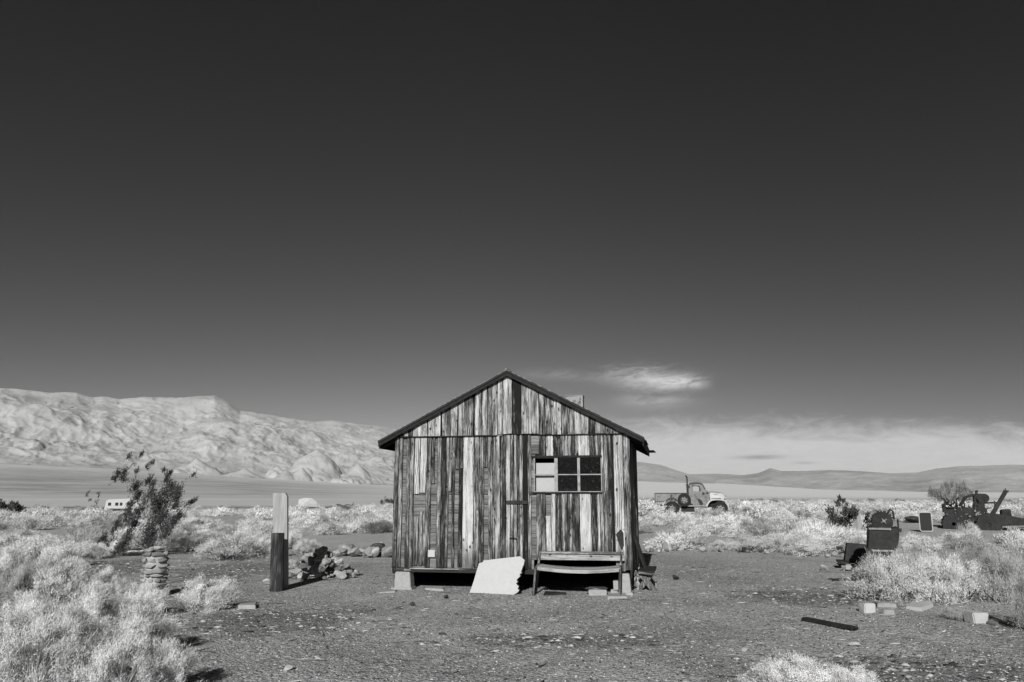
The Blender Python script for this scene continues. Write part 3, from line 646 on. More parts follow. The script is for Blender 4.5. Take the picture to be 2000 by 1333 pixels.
# edge of the roofing felt, coloured pale as if sunlit, broken into strips
ft = MB()
for sg, ue in ((-1, uL), (1, uR_)):
    n = 26
    for i in range(n):
        if sg > 0 and random.random() < 0.35: continue
        a, b_ = UC + (ue - UC) * (i + .02) / n, UC + (ue - UC) * (i + random.uniform(.6, .98)) / n
        za, zb = ZR + .032 - SL * abs(a - UC), ZR + .032 - SL * abs(b_ - UC); l = random.uniform(.01, .05)
        j = random.uniform(0, .002); ft = MB()
        ft.add([(a, -OVF - .012, za + j), (b_, -OVF - .012, zb + j), (b_, l, zb + j), (a, l, za + j), (a, -OVF - .012, za - .010), (b_, -OVF - .012, zb - .010 - j), (b_, l, zb - .006), (a, l, za - .006)],
               [(0, 1, 2, 3), (0, 4, 5, 1), (4, 7, 6, 5), (1, 5, 6, 2), (3, 7, 4, 0), (2, 6, 7, 3)]); ft.build('roofing_felt', M['tar_edge'], rf)
rt = MB()
for y_ in np.linspace(0.02, LEN + 0.1, 7):
    for sg, ue in ((-1, uL), (1, uR_)):
        u_in = UL + .03 if sg < 0 else UR - .03
        rt = MB().bar((ue - sg * .02, y_, ZR - .03 - SL * abs(ue - sg * .02 - UC) - .055), (u_in, y_, ZR - .03 - SL * abs(u_in - UC) - .055), 0.05, 0.09); rt.build('rafter_tail', M['dark_wood'], rf)
MB().box(uL + .005, uL + .03, -OVF + .05, LEN + OVB, zL - .15, zL - .046).build('fascia', M['dark_wood'], rf); MB().box(uR_ - .03, uR_ - .005, -OVF + .05, LEN + OVB, zR_ - .15, zR_ - .046).build('fascia', M['dark_wood'], rf)
tn = MB().bar((uR_ + .0, LEN + OVB - .2, zR_ - .02), (uR_ + .05, LEN + OVB + .03, zR_ - .06), 0.2, 0.008).build('torn_felt', M['tar'], rf); tn = MB().bar((uR_ - .01, -OVF, zR_ - .06), (uR_ + .02, -OVF + .3, zR_ - .13), 0.1, 0.006); tn.build('torn_felt', M['tar'], rf)
rb = MB().tube([(UC - .01, -OVF - .02, ZR + .045), (UC, 1.5, ZR + .05), (UC, LEN + OVB, ZR + .05)], 0.022, 7); rb.build('ridge_cap', M['tar_edge'], rf)
# chimney block with tin flashing
cu0, cz0 = wl(1106, 774, 1.8); cu1, _ = wl(1137, 771, 1.8)
ch = MB().box(cu0, cu1, 1.8, 2.15, cz0 - .55, cz0, jit=.004); ch.build('chimney', M['chimney'], rf, bevel=.008)
chc = MB().box(cu0 - .012, cu1 + .012, 1.79, 2.16, cz0 - .002, cz0 + .02, jit=.003).box(cu1 - .03, cu1 + .014, 1.785, 1.798, cz0 - .35, cz0 - .003); chc.build('chimney_cap', M['tar_edge'], rf)
fs_ = MB().add([(cu0 - .05, 1.70, ZR + .05 - SL * abs(cu0 - .05 - UC)), (cu1 + .0, 1.70, ZR + .05 - SL * abs(cu1 - UC)), (cu1, 1.79, ZR + .12 - SL * abs(cu1 - UC)), (cu0 - .05, 1.79, ZR + .12 - SL * abs(cu0 - .05 - UC)), (cu0 - .05, 1.79, ZR + .02 - SL * abs(cu0 - .05 - UC)), (cu1, 1.79, ZR + .02 - SL * abs(cu1 - UC))], [(0, 1, 2, 3), (0, 4, 5, 1), (2, 5, 4, 3), (1, 5, 2), (0, 3, 4)]); fs_.build('flashing', M['plaster'], rf)
# concrete piers
def pier(px0, px1, pyt, pyb, y0, y1, name='pier'):
    a, b_ = wl(px0, pyb, y0)[0], wl(px1, pyb, y0)[0]; h = wl(px0, pyt, y0)[1]
    p_ = MB().add([(a - .02, y0 - .02, 0), (b_ + .02, y0 - .02, 0), (b_ + .02, y1, 0), (a - .02, y1, 0), (a + .015, y0, h), (b_ - .01, y0, h), (b_ - .01, y1, h), (a + .015, y1, h)], [(0, 1, 2, 3), (4, 5, 6, 7), (0, 1, 5, 4), (1, 2, 6, 5), (2, 3, 7, 6), (3, 0, 4, 7)])
    o = p_.build(name, M['concrete'], shack, bevel=.012); q = MB().box(a - .05, b_ + .05, y0 - .05, y1 + .03, -.03, .035, jit=.006); q.build('footing', M['concrete'], o, bevel=.008)
pier(769.5, 800.5, 1117, 1151, -0.02, 0.22); pier(1211, 1231, 1121, 1161, -0.06, 0.2)
for u_ in (UL + .1, UR - .3): MB().box(u_, u_ + .3, LEN - .4, LEN - .05, 0, ZB - .1).build('pier', M['concrete'], shack, bevel=.012)
MB().bar((ux(797), -.03, ZB - .05), (ux(822), .28, ZB - .06), .1, .03, tone=(.7, .2, 0)).build('loose_board', M['plank_x'], shack)
WR = MB().tube([(ux(776.5), -.07, 0.02), (ux(776.5), -.068, ZB * .6), (ux(777), -.04, ZB)], 0.004, 5); WR.build('wire', M['black'], shack)

def inw(o):   # things that lean on or stand by the shack share its axes
    return o
# ------------------------------------------------------------------ plaster board leaning on the wall
A_, B_ = P(917, 1158), P(1003, 1162)
uT, zT = wl(980, 1091, -0.045); Tp = O + UX * uT - VY * 0.045 + Vector((0, 0, zT))
nn = (B_ - A_).cross(Tp - A_).normalized(); ax = (B_ - A_).normalized(); ay = nn.cross(ax).normalized()
if ay.z < 0: ay = -ay
def on_sheet(px, py):
    d = pxdir(px, py); c = Vector((0, 0, EYE)); t = (A_ - c).dot(nn) / d.dot(nn); q = c + d * t - A_; return q.dot(ax), q.dot(ay)
out = [(917, 1158), (921, 1148), (926, 1133), (931, 1115), (937, 1096), (975, 1091.5), (1016, 1087), (1019, 1089.5), (1024.5, 1094), (1023, 1103), (1020.5, 1108), (1018.5, 1115), (1020, 1119), (1016, 1121), (1017, 1125), (1012.5, 1129), (1010, 1132), (1012, 1136), (1009, 1139), (1013, 1144), (1012, 1149), (1015, 1152), (1011, 1157), (1003, 1162), (985, 1161), (960, 1160), (938, 1158.5)]
bs = thing('plaster_board', 'white sheet of plaster board with a broken right edge leaning against the shack wall', 'plaster board', A_)
vs = []
for yo in (0, -0.016):
    for q in out:
        a, b_ = on_sheet(*q); vs.append(ax * a + ay * b_ + nn * yo)
n = len(out); bmb = MB().add(vs, [tuple(range(n)), tuple(range(2 * n - 1, n - 1, -1))] + [(i, n + i, n + (i + 1) % n, (i + 1) % n) for i in range(n)])
bmb.build('sheet', M['plaster'], bs)
edge_ = MB()
for i in range(9, 22):
    a, b_ = on_sheet(*out[i]); c, d_ = on_sheet(*out[i + 1]); edge_.bar(ax * a + ay * b_ - nn * .008, ax * c + ay * d_ - nn * .008, .03, .012)
edge_.build('torn_paper', M['black'], bs)

# ------------------------------------------------------------------ bench
YB0, YB1 = -0.52, -0.07           # front and back of the bench, in the shack's frame
bu0 = wl(1049, 1110, YB0)[0]; bu1 = wl(1212, 1110, YB0)[0]; zs = wl(1130, 1112, YB0)[1]; zbk = wl(1130, 1078, YB1 - .06)[1]
bo = O + UX * ((bu0 + bu1) / 2) + VY * ((YB0 + YB1) / 2); hw = (bu1 - bu0) / 2; hd_ = (YB1 - YB0) / 2
bench = thing('bench', 'weathered wooden bench with a single back rail standing below the shack window', 'bench', (bo.x, bo.y, 0), -PHI)
st_ = MB(); ns = 14
for y0, y1, dz in ((-hd_, -.02, 0), (-.015, hd_ - .06, .004)):
    vs = []
    for i in range(ns + 1):
        x_ = -hw + 2 * hw * i / ns; sag = -.045 * (1 - (x_ / hw) ** 2) + random.uniform(-.002, .002)
        vs += [(x_, y0, zs + .012 + sag - .04 + dz), (x_, y0, zs + .03 + sag + dz), (x_, y1, zs + .045 + sag + dz), (x_, y1, zs + sag - .025 + dz)]
    fs = [(0, 1, 2, 3), tuple(4 * ns + k for k in (3, 2, 1, 0))] + [(4 * i + k, 4 * i + 4 + k, 4 * i + 4 + (k + 1) % 4, 4 * i + (k + 1) % 4) for i in range(ns) for k in range(4)]
    st_.add(vs, fs, (.8, random.random(), 0))
st_.build('seat', M['plank_x'], bench)
bk = MB().box(-hw - .03, hw + .05, hd_ - .075, hd_ - .045, zbk - .145, zbk - .052, (.84, .3, 0), .004).box(-hw - .01, hw + .03, hd_ - .07, hd_ - .04, zbk - .045, zbk + .002, (.55, .8, 0), .004)
bk.build('backrest', M['plank_x'], bench, bevel=.003)
for sg in (-1, 1):
    lg = MB(); x0 = sg * hw - .018; sp = -.075 if sg < 0 else -.03
    poly = [(-hd_ - .01, 0), (hd_ - .12, 0), (hd_ - .03, zbk - .0), (hd_ - .10, zbk), (hd_ - .17, zs + .06), (-hd_, zs + .02)]
    vs = [(x0 + dx + sp * (1 - z_ / zbk), y_, z_) for dx in (0, .036) for y_, z_ in poly]; n = 6
    lg.add(vs, [tuple(range(n)), tuple(range(2 * n - 1, n - 1, -1))] + [(i, n + i, n + (i + 1) % n, (i + 1) % n) for i in range(n)], (.42, random.random(), 0))
    lg.build('leg', M['plank_z'], bench, bevel=.003)

# ------------------------------------------------------------------ small things round the shack
def block(name, label, cat, px0, px1, pyt, pyb, dep, mat, yoff=None, rz=-PHI, jit=.006, bev=.01, group=None, base=None, shape=None):
    """a block seen between px0 and px1, standing on the ground at pyb"""
    q = P((px0 + px1) / 2, pyb) if base is None else base
    s_ = scale_at(q); w_ = (px1 - px0) / s_; h = (pyb - pyt) / s_
    m_ = MB().box(-w_ / 2, w_ / 2, 0, dep, -.01, h, (.5, .5, 0), jit) if shape is None else shape(w_, h, dep)
    return tag(m_.build(name, mat, None, q, rz, bevel=bev), label, cat, group)
block('wooden_box', 'low pale wooden box with a splintered lid on the gravel under the bench', 'box', 1150, 1185, 1153, 1164, .22, M['concrete'])
q = P(1166, 1164); t_ = MB().bar((-.2, .03, .118), (.17, .10, .118), .1, .02, tone=(.4, .2, 0)).bar((-.16, .14, .12), (.14, .16, .124), .09, .018, tone=(.5, .6, 0))
tag(t_.build('splintered_board', M['plank_x'], None, q, -PHI), 'two splintered dark boards lying on top of the low box under the bench', 'board')
block('concrete_block', 'small pale block lying flat beside the right pier of the shack', 'block', 1193, 1206, 1153, 1162, .14, M['concrete'])
block('brick', 'pale brick standing on end on a flat block by the right pier', 'brick', 1197.5, 1207, 1134, 1153, .09, M['concrete'], base=P(1201, 1163) + Vector((0.02, .03, .085)))
def slab(name, label, cat, pts_px, h, mat, rz=0.0, group=None):
    ps = [P(*q) for q in pts_px]; c = sum(ps, Vector()) / len(ps); n = len(ps)
    vs = [(p.x - c.x, p.y - c.y, -.02) for p in ps] + [((p.x - c.x) * .95 + random.uniform(-.008, .008), (p.y - c.y) * .95, h + random.uniform(-.008, .008)) for p in ps]
    m_ = MB().add(vs, [tuple(range(n))[::-1], tuple(range(n, 2 * n))] + [(i, (i + 1) % n, n + (i + 1) % n, n + i) for i in range(n)])
    return tag(m_.build(name, mat, None, c, 0, bevel=.008), label, cat, group)
slab('paving_slab', 'thin pale slab lying in front of the left pier of the shack', 'slab', ((739, 1159), (772, 1158), (776, 1154), (744, 1154)), .02, M['concrete'])
slab('flat_board', 'pale flat board on the gravel between the left pier and the plaster board', 'board', ((830, 1153), (867, 1155), (866, 1149), (832, 1149)), .035, M['concrete'])
slab('paving_slab', 'pale slab at the foot of the right pier beside the bench', 'slab', ((1186, 1170), (1226, 1169), (1222, 1161), (1190, 1163)), .03, M['concrete'])
slab('wood_scrap', 'flat splintered plank on the gravel under the middle of the bench', 'plank', ((1060, 1164), (1108, 1162), (1106, 1159), (1064, 1158)), .025, M['dark_wood'])
slab('flat_stone', 'long pale flat stone at the edge of the clearing beside the round left bush', 'stone', ((464, 1191), (470, 1184), (488, 1181), (502, 1183), (499, 1190)), .06, M['concrete'])
# sawhorse at the right corner
q = P(1262, 1154); s_ = scale_at(q)
sh = thing('sawhorse', 'old sawhorse with crossed board legs beside the right corner of the shack', 'sawhorse', q, -PHI)
def sx(px, py): return ((px - 1262) / s_, (1154 - py) / s_)
def lp(px, py, y): a, b_ = sx(px, py); return (a, y, b_)
for j, y_ in enumerate((0.0, 0.75)):
    MB().bar(lp(1252, 1121, y_), lp(1279, 1155.5, y_), .03, .105, up=(0, 0, 1), tone=(.45, .3, 0)).build('leg', M['plank_z'], sh)
    MB().bar(lp(1274, 1121, y_ + .035), lp(1247, 1154, y_ + .035), .03, .09, tone=(.5, .7, 0)).build('leg', M['plank_z'], sh)
MB().bar(lp(1263, 1118, -.08), lp(1266, 1117, .85), .30, .045, tone=(.3, .2, 0)).build('top_board', M['dark_wood'], sh)
MB().bar(lp(1249, 1119, -.1), lp(1276, 1122, -.1), .03, .035, tone=(.6, .2, 0)).build('end_cleat', M['plank_x'], sh)
q2 = O + UX * (UR + .04) + VY * .9
tp = MB().bar((0, 0, 0.0), (-.30, .12, .95), .07, .05, tone=(.1, .1, 0)); p_ = P(1270, 1118); 
q3 = q + Vector((0.06, .35, .36)); tag(tp.build('leaning_pole', M['dark_wood'], None, q3, -PHI), 'dark pole leaning from the sawhorse against the shack side wall', 'pole')
db_ = MB(); 
for i in range(16): 
    a = random.uniform(-.16, .16); y_ = random.uniform(0, .7); db_.bar((a, y_, .02), (a + random.uniform(-.12, .12), y_ + random.uniform(-.1, .2), random.uniform(.04, .35)), random.uniform(.02, .06), .02, tone=(random.uniform(.3, .9), random.random(), 0))
tag(db_.build('scrap_pile', M['plank_z'], None, q + Vector((-.20, .15, 0)), -PHI), 'heap of splintered board ends and rubble behind the sawhorse', 'scrap pile', kind='stuff')

# ------------------------------------------------------------------ two posts on the left
q = P(547, 1151); s_ = scale_at(q)
tp = MB().add([(x_ / s_ - .055 * z_, y_, z_) for zz, z_, l, r_ in ((0, -.2, -3, 14), (1, 1.70, -4, 14), (2, 1.765, -4, 10)) for x_, y_ in ((l - 10, 0), (r_, .0), (r_, .14), (l - 10, .14))],
               [(3, 2, 1, 0), (8, 9, 10, 11)] + [(4 * i + k, 4 * i + (k + 1) % 4, 4 * i + 4 + (k + 1) % 4, 4 * i + 4 + k) for i in range(2) for k in range(4)], (.6, .3, 0))
tag(tp.build('tall_post', M['post_pale'], None, q, .1, bevel=.006), 'tall pale squared wooden post with a chamfered top left of the shack', 'post')
q = P(539, 1156); s_ = scale_at(q)
sp_ = MB().add([(x_ / s_ - .05 * z_, y_, z_) for z_, l, r_ in ((-.2, -13.5, 10.5), (.5, -12, 11), (1.035, -10.5, 12)) for x_, y_ in ((l, 0), (r_ - 9, -.03), (r_, .05), (r_, .15), (l, .17))],
               [(4, 3, 2, 1, 0), (10, 11, 12, 13, 14)] + [(5 * i + k, 5 * i + (k + 1) % 5, 5 * i + 5 + (k + 1) % 5, 5 * i + 5 + k) for i in range(2) for k in range(5)], (.4, .3, 0))
tag(sp_.build('short_post', M['post_dark'], None, q, 0, bevel=.008), 'short dark weathered timber post standing against the tall pale post', 'post')

# ------------------------------------------------------------------ rocks
def rock_mesh(seed, flat=0.7, sub=2, cuts=13):
    rn = random.Random(seed); bm = bmesh.new(); bmesh.ops.create_icosphere(bm, subdivisions=sub, radius=1.0)
    for c in range(cuts):
        n_ = Vector((rn.gauss(0, 1), rn.gauss(0, 1), rn.gauss(0, 1))).normalized(); d = rn.uniform(.48, .78)
        for v in bm.verts:
            e = v.co.dot(n_)
            if e > d: v.co -= n_ * (e - d)
    sx_, sy_ = rn.uniform(.8, 1.25), rn.uniform(.75, 1.1)
    for v in bm.verts:
        k = 1 + .10 * mnoise.noise(v.co * 1.7 + Vector((seed, 0, 0))) + .05 * mnoise.noise(v.co * 4 + Vector((0, seed, 0)))
        v.co = Vector((v.co.x * sx_, v.co.y * sy_, v.co.z * flat)) * k
    me = bpy.data.meshes.new('rock'); bm.to_mesh(me); bm.free(); return me
ROCKS = [rock_mesh(i, .55 + .06 * (i % 5)) for i in range(12)]
WHITE = []
for i in (1, 5, 8): 
    m_ = ROCKS[i].copy(); m_.materials.append(M['rock_white']); WHITE.append(m_)
DARKR = []
for i in (2, 6): 
    m_ = ROCKS[i].copy(); m_.materials.append(M['rock_dark']); DARKR.append(m_)
def rock(loc, size, label, group=None, meshes=ROCKS, name='rock', sink=.25, flat=1.0, seed=None, cat='rock'):
    rn = random.Random(seed) if seed is not None else random
    me = rn.choice(meshes)
    if not me.materials: me.materials.append(M['rock'])
    o = bpy.data.objects.new(name, me); COL.objects.link(o)
    o.location = (loc[0], loc[1], loc[2] + size * .5 * (1 - sink) * flat); o.scale = (size * .6 * rn.uniform(.85, 1.2), size * .6, size * .6 * flat)
    o.rotation_euler = (rn.uniform(-.5, .5), rn.uniform(-.5, .5), rn.uniform(0, 6.28)); return tag(o, label, cat, group)
pc = P(614, 1131)
for i in range(125):
    a = random.uniform(0, 6.28); t = math.sqrt(random.random()); dx, dy = 0.84 * t * math.cos(a) + .02, .75 * t * math.sin(a) + .32
    hgt = .50 * (1 - t ** 1.6) * (1.0 if dx < .25 else .8)
    sz = random.choice((.1, .14, .18, .24, .3)) * random.uniform(.85, 1.15) * (1.1 - .3 * t)
    if -.45 > dx and dy < .1: sz *= .8
    rock((pc.x + dx, pc.y + dy, max(0, hgt - sz * .35)), sz, 'angular rock heaped in the low pile beside the two wooden posts', 'rocks heaped beside the two posts', sink=.15)
for i in range(22):
    px = 655 + 110 * (i + random.random()) / 22; q = P(px, random.uniform(1080, 1090))
    rock(q, random.uniform(.18, .46), 'rock in the loose row between the rock pile and the shack', 'rocks in a row behind the rock pile', sink=.2)
rock(P(742, 1087), .62, 'large dark rock at the left side wall of the shack', meshes=DARKR, flat=.8)
rock(P(522, 1143), .22, 'small pale rock at the foot of the short dark post', meshes=WHITE)
for i in range(52):
    px = 1255 + 400 * (i + random.random()) / 52; py = 1077 + 12 * max(0, (px - 1450) / 200) + random.uniform(-2.5, 2.5)
    rock(P(px, py), random.choice((.09, .13, .17, .22)) * random.uniform(.8, 1.2), 'stone in the line of stones edging the clearing right of the shack', 'stones edging the clearing right of the shack', sink=.35, meshes=ROCKS + DARKR[:1])
rock(P(1316, 1083), .2, 'dark lump of rock alone on the open gravel right of the sawhorse', meshes=DARKR, flat=.8).location = P(1321, 1133) + Vector((0, 0, .05))
rock(P(1268, 1078), .3, 'large pale rounded stone next to the right side of the shack', meshes=WHITE)
rock(P(1373, 1078), .26, 'bright rounded stone in the edging below the old pickup', meshes=WHITE)
rock(P(1594, 1087), .3, 'bright pointed stone at the right end of the edging line', meshes=WHITE)
q = P(1299, 1078); s_ = scale_at(q)
sm = MB().add([(-.12, 0, -.1), (.11, 0, -.1), (.11, .2, -.1), (-.12, .2, -.1), (-.04, .03, .27), (.10, .03, .29), (.10, .17, .28), (-.03, .17, .27)], [(0, 3, 2, 1), (4, 5, 6, 7), (0, 1, 5, 4), (1, 2, 6, 5), (2, 3, 7, 6), (3, 0, 4, 7)])
tag(sm.build('standing_stone', M['stone'], None, q, 0, bevel=.015), 'upright block of stone in the edging line just right of the shack', 'stone')
wr = MB().box(-.2, .2, 0, .1, -.03, .03).box(-.05, .05, .02, .08, .031, .17); tag(wr.build('iron_stake', M['rust'], None, P(1454, 1080), 0, bevel=.01), 'short dark iron stake on a flat foot in the stone edging', 'stake')
def unitbox(sq=1.0): 
    return lambda w_, h, d: MB().box(-w_ / 2, w_ / 2, 0, d, -.01, h, (.5, .5, 0), .012)
block('broken_brick', 'pale broken block with dark holes in the group of bricks before the right bush', 'brick', 1689, 1713, 1181, 1198, .16, M['plaster'], rz=.1, bev=.012, jit=.015)
block('broken_brick', 'low flat brick at the back of the group before the right bush', 'brick', 1716, 1750, 1179, 1188, .2, M['stone'], rz=-.15, bev=.012)
block('broken_brick', 'small half brick at the front of the group before the right bush', 'brick', 1727, 1750, 1192, 1201, .12, M['concrete'], rz=.2, bev=.012)
slab('flat_stone', 'big pale diamond shaped flat stone lying below the right bush', 'stone', ((1768, 1190), (1800, 1195), (1824, 1186), (1822, 1175), (1795, 1172), (1783, 1178)), .05, M['plaster'])
def wedge(w_, h, d): return MB().add([(-w_ * .42, 0, -.01), (w_ * .36, 0, -.01), (w_ * .4, d, -.01), (-w_ * .4, d, -.01), (-w_ / 2, .0, h), (w_ / 2, -.02, h * .96), (w_ * .46, d, h), (-w_ * .45, d, h)], [(0, 3, 2, 1), (4, 5, 6, 7), (0, 1, 5, 4), (1, 2, 6, 5), (2, 3, 7, 6), (3, 0, 4, 7)])
block('stone_block', 'bright white stone block on the gravel at the lower right', 'stone', 1900, 1935, 1198, 1219, .22, M['rock_white'], rz=.15, shape=wedge, bev=.015)
slab('flat_stone', 'grey flat stone just below the bright white block at the lower right', 'stone', ((1926, 1219), (1945, 1224), (1952, 1219), (1936, 1214)), .03, M['stone'])
for px, py, sz, lb in ((563, 1309, .10, 'small white stone alone on the gravel at the lower left'), (1669, 1263, .11, 'small white stone below the fallen plank'), (1610, 1114, .22, 'pale pebble on the gravel before the iron stove'), (1841, 1237, .09, 'small white stone between the fallen plank and the white block'), (1455, 1272, .08, 'tiny white stone on the bare gravel left of the lower right bush'), (620, 1287, .07, 'thin white chip on the gravel above the lower left white stone')):
    rock(P(px, py), sz, lb, meshes=WHITE, sink=.3, flat=.6, cat='stone', name='stone')
for px, py, lb in ((805, 1184, 'dark clod on the gravel in front of the left pier'), (872, 1170, 'dark clod on the gravel left of the plaster board')):
    rock(P(px, py), .09, lb, meshes=DARKR, cat='clod', name='clod')
a, b_ = P(1571, 1213), P(1668, 1233); c = (a + b_) / 2; c.z = 0
fp = thing('fallen_plank', 'dark plank lying on the gravel at the lower right with a splintered end', 'plank', c)
ra_, rb_ = Vector((a.x - c.x, a.y - c.y, .035)), Vector((b_.x - c.x, b_.y - c.y, .035))
MB().bar(ra_, rb_, .11, .045, tone=(.1, .1, 0)).build('board', M['dark_wood'], fp, bevel=.005)
MB().bar(rb_ * .75 + Vector((.0, .05, .0)), rb_ * 1.15 + Vector((.05, .12, -.01)), .05, .03).bar(rb_ * .8, rb_ * 1.1, .05, .03, taper=.3).build('splinter', M['dark_wood'], fp)

# ------------------------------------------------------------------ stone pillar
q = P(299, 1164); s_ = scale_at(q)
pil = thing('stone_pillar', 'mortared pillar of flat stones standing among the bushes on the left', 'pillar', q)
H_ = (1164 - 1078) / s_; rad = 22 / s_
core = MB(); ring = 12
vs = []; 
for i in range(10):
    z_ = H_ * i / 9 * .97
    for k in range(ring):
        t = 2 * math.pi * k / ring; r_ = rad * (.93 + .1 * mnoise.noise(Vector((k * .9, i * .7, 2)))); vs.append((r_ * math.cos(t) * 1.0, r_ * math.sin(t), z_ - .05))
core.add(vs, [(i * ring + k, i * ring + (k + 1) % ring, (i + 1) * ring + (k + 1) % ring, (i + 1) * ring + k) for i in range(9) for k in range(ring)] + [tuple(range(ring))[::-1], tuple(9 * ring + k for k in range(ring))])
core.build('mortar_core', M['mortar'], pil, smooth=True)
z_ = .02
while z_ < H_ * .95:
    hh = random.choice((.035, .05, .07, .09)); a = random.uniform(0, .6)
    while a < 6.4:
        wd = random.uniform(.45, 1.25)
        o = bpy.data.objects.new('stone', ROCKS[random.randrange(12)].copy()); COL.objects.link(o); o.data.materials.clear(); o.data.materials.append(M['stone']); o.parent = pil
        t = a + wd / 2; o.location = (math.cos(t) * rad * .92, math.sin(t) * rad * .92, z_ + hh / 2); o.rotation_euler = (random.uniform(-.1, .1), random.uniform(-.12, .12), t + 1.57)
        o.scale = (wd * rad * .66, .06, hh * .92); a += wd + .12
    z_ += hh + .014
for k in range(6):
    o = bpy.data.objects.new('cap_stone', ROCKS[k]); COL.objects.link(o); o.parent = pil
    o.location = (random.uniform(-.12, .12), random.uniform(-.1, .1), H_ + random.uniform(-.02, .05)); o.scale = (.11, .09, .06); o.rotation_euler = (0, 0, random.uniform(0, 6))
# ------------------------------------------------------------------ old pickup on the flats
TG = P(1350, 1011); TS = 30.0
td = FPX / TS; dv = pxdir(1345, 1008); tq = dv * (td / dv.y); 
td = 55.5; TX = (1345 - 1000) / FPX * 54.5
tz = gz1(TX, td); 
truck = thing('pickup_truck', 'old rusty pickup truck with a pale hood parked among bushes right of the shack', 'truck', (TX, td, tz), R(-12))
U = lambda u, v: ((u - 1000) / 316.0, (1105 - v) / 316.0)      # crop pixels -> metres: along, up
TW = 0.92                                                       # half width of the body
def ring(mb, outer, inner, y0, y1, tone=(.5, .5, 0)):
    n = len(outer); vs = []
    for y_ in (y0, y1):
        vs += [(a, y_, b_) for a, b_ in outer] + [(a, y_, b_) for a, b_ in inner]
    fs = []
    for i in range(n):
        j = (i + 1) % n
        fs += [(i, j, n + j, n + i), (2 * n + i, 3 * n + i, 3 * n + j, 2 * n + j), (i, 2 * n + i, 2 * n + j, j), (n + i, n + j, 3 * n + j, 3 * n + i)]
    mb.add(vs, fs, tone)
cab_o = [U(*q) for q in ((1010, 880), (1010, 760), (1005, 640), (1003, 520), (1008, 450), (1030, 422), (1090, 412), (1170, 408), (1240, 414), (1280, 432), (1312, 480), (1345, 550), (1370, 600), (1440, 640), (1440, 760), (1380, 880))]
cab_i = [U(*q) for q in ((1092, 590), (1088, 575), (1086, 550), (1086, 520), (1090, 498), (1100, 486), (1130, 480), (1165, 480), (1195, 484), (1220, 495), (1236, 512), (1244, 535), (1246, 560), (1242, 585), (1225, 598), (1110, 598))]
cb_ = MB()
ring(cb_, cab_o, cab_i, -TW + .12, -TW + .15); ring(cb_, cab_o, cab_i, TW - .15, TW - .12)
top = cab_o[:12]
for i in range(len(top) - 1):
    if i in (9, 10): continue
    (a, b_), (c, d_) = top[i], top[i + 1]
    cb_.add([(a, -TW + .12, b_), (a, TW - .12, b_), (c, TW - .12, d_), (c, -TW + .12, d_)], [(0, 1, 2, 3)])
(a, b_), (c, d_) = cab_o[11], cab_o[13]
cb_.add([(a, -TW + .12, b_), (a, TW - .12, b_), (c, TW - .12, d_), (c, -TW + .12, d_)], [(0, 1, 2, 3)])
cab = cb_.build('cab', M['truck_rust'], truck)
rr_ = MB()
pts = [cab_o[i] for i in (3, 4, 5, 6, 7, 8, 9)]
for i in range(len(pts) - 1):
    (a, b_), (c, d_) = pts[i], pts[i + 1]; rr_.add([(a, -TW + .11, b_ + .012), (a, TW - .11, b_ + .012), (c, TW - .11, d_ + .012), (c, -TW + .11, d_ + .012), (a, -TW + .11, b_ - .09), (c, -TW + .11, d_ - .09), (c, TW - .11, d_ - .09), (a, TW - .11, b_ - .09)], [(0, 1, 2, 3), (0, 3, 5, 4), (1, 7, 6, 2)])
rr_.build('cab_roof', M['truck_dark'], cab)
for sg in (-1, 1):
    p_ = MB(); ys = sg * (TW - .12)
    for (a, b_), (c, d_) in ((cab_o[9], cab_o[10]), (cab_o[10], cab_o[11])): p_.bar((a, ys, b_), (c, ys, d_), .06, .07)
    p_.build('windshield_post', M['truck_dark'], cab)
for sg in (-1, 1):
    y_ = sg * (TW - .118); dm = MB(); o1 = [U(*q) for q in ((1065, 850), (1062, 700), (1065, 560), (1085, 470), (1130, 458), (1180, 458), (1230, 468), (1270, 500), (1300, 560), (1330, 640), (1345, 760), (1330, 850))]
    i1 = [U(*q) for q in ((1105, 602), (1088, 590), (1080, 560), (1082, 500), (1100, 480), (1150, 474), (1200, 478), (1235, 498), (1250, 540), (1252, 570), (1246, 592), (1230, 604))]
    ring(dm, o1, i1, y_ - .015, y_ + .015); d_ = dm.build('door', M['truck_rust'], cab)
    MB().tube([(U(1105, 665)[0], y_ + sg * .04, U(0, 665)[1]), (U(1150, 665)[0], y_ + sg * .05, U(0, 668)[1])], .018, 6).build('handle', M['truck_dark'], d_)
    rs_ = MB(); ring(rs_, [(a * 1.0, b_) for a, b_ in i1], [(U(1165, 540)[0] + (a - U(1165, 540)[0]) * .94, U(0, 540)[1] + (b_ - U(0, 540)[1]) * .93) for a, b_ in i1], y_ - .02, y_ + .02); rs_.build('window_trim', M['truck_dark'], d_)
MB().lathe([(.16, -.015), (.19, -.015), (.19, .015), (.16, .015)], (U(1235, 0)[0], .35, U(0, 575)[1]), 'x', 16).build('steering_wheel', M['black'], truck)
MB().box(U(1030, 0)[0], U(1085, 0)[0], -.7, .7, U(0, 850)[1], U(0, 620)[1]).box(U(1085, 0)[0], U(1180, 0)[0], -.7, .7, U(0, 850)[1], U(0, 770)[1]).build('bench_seat', M['black'], truck, bevel=.02)
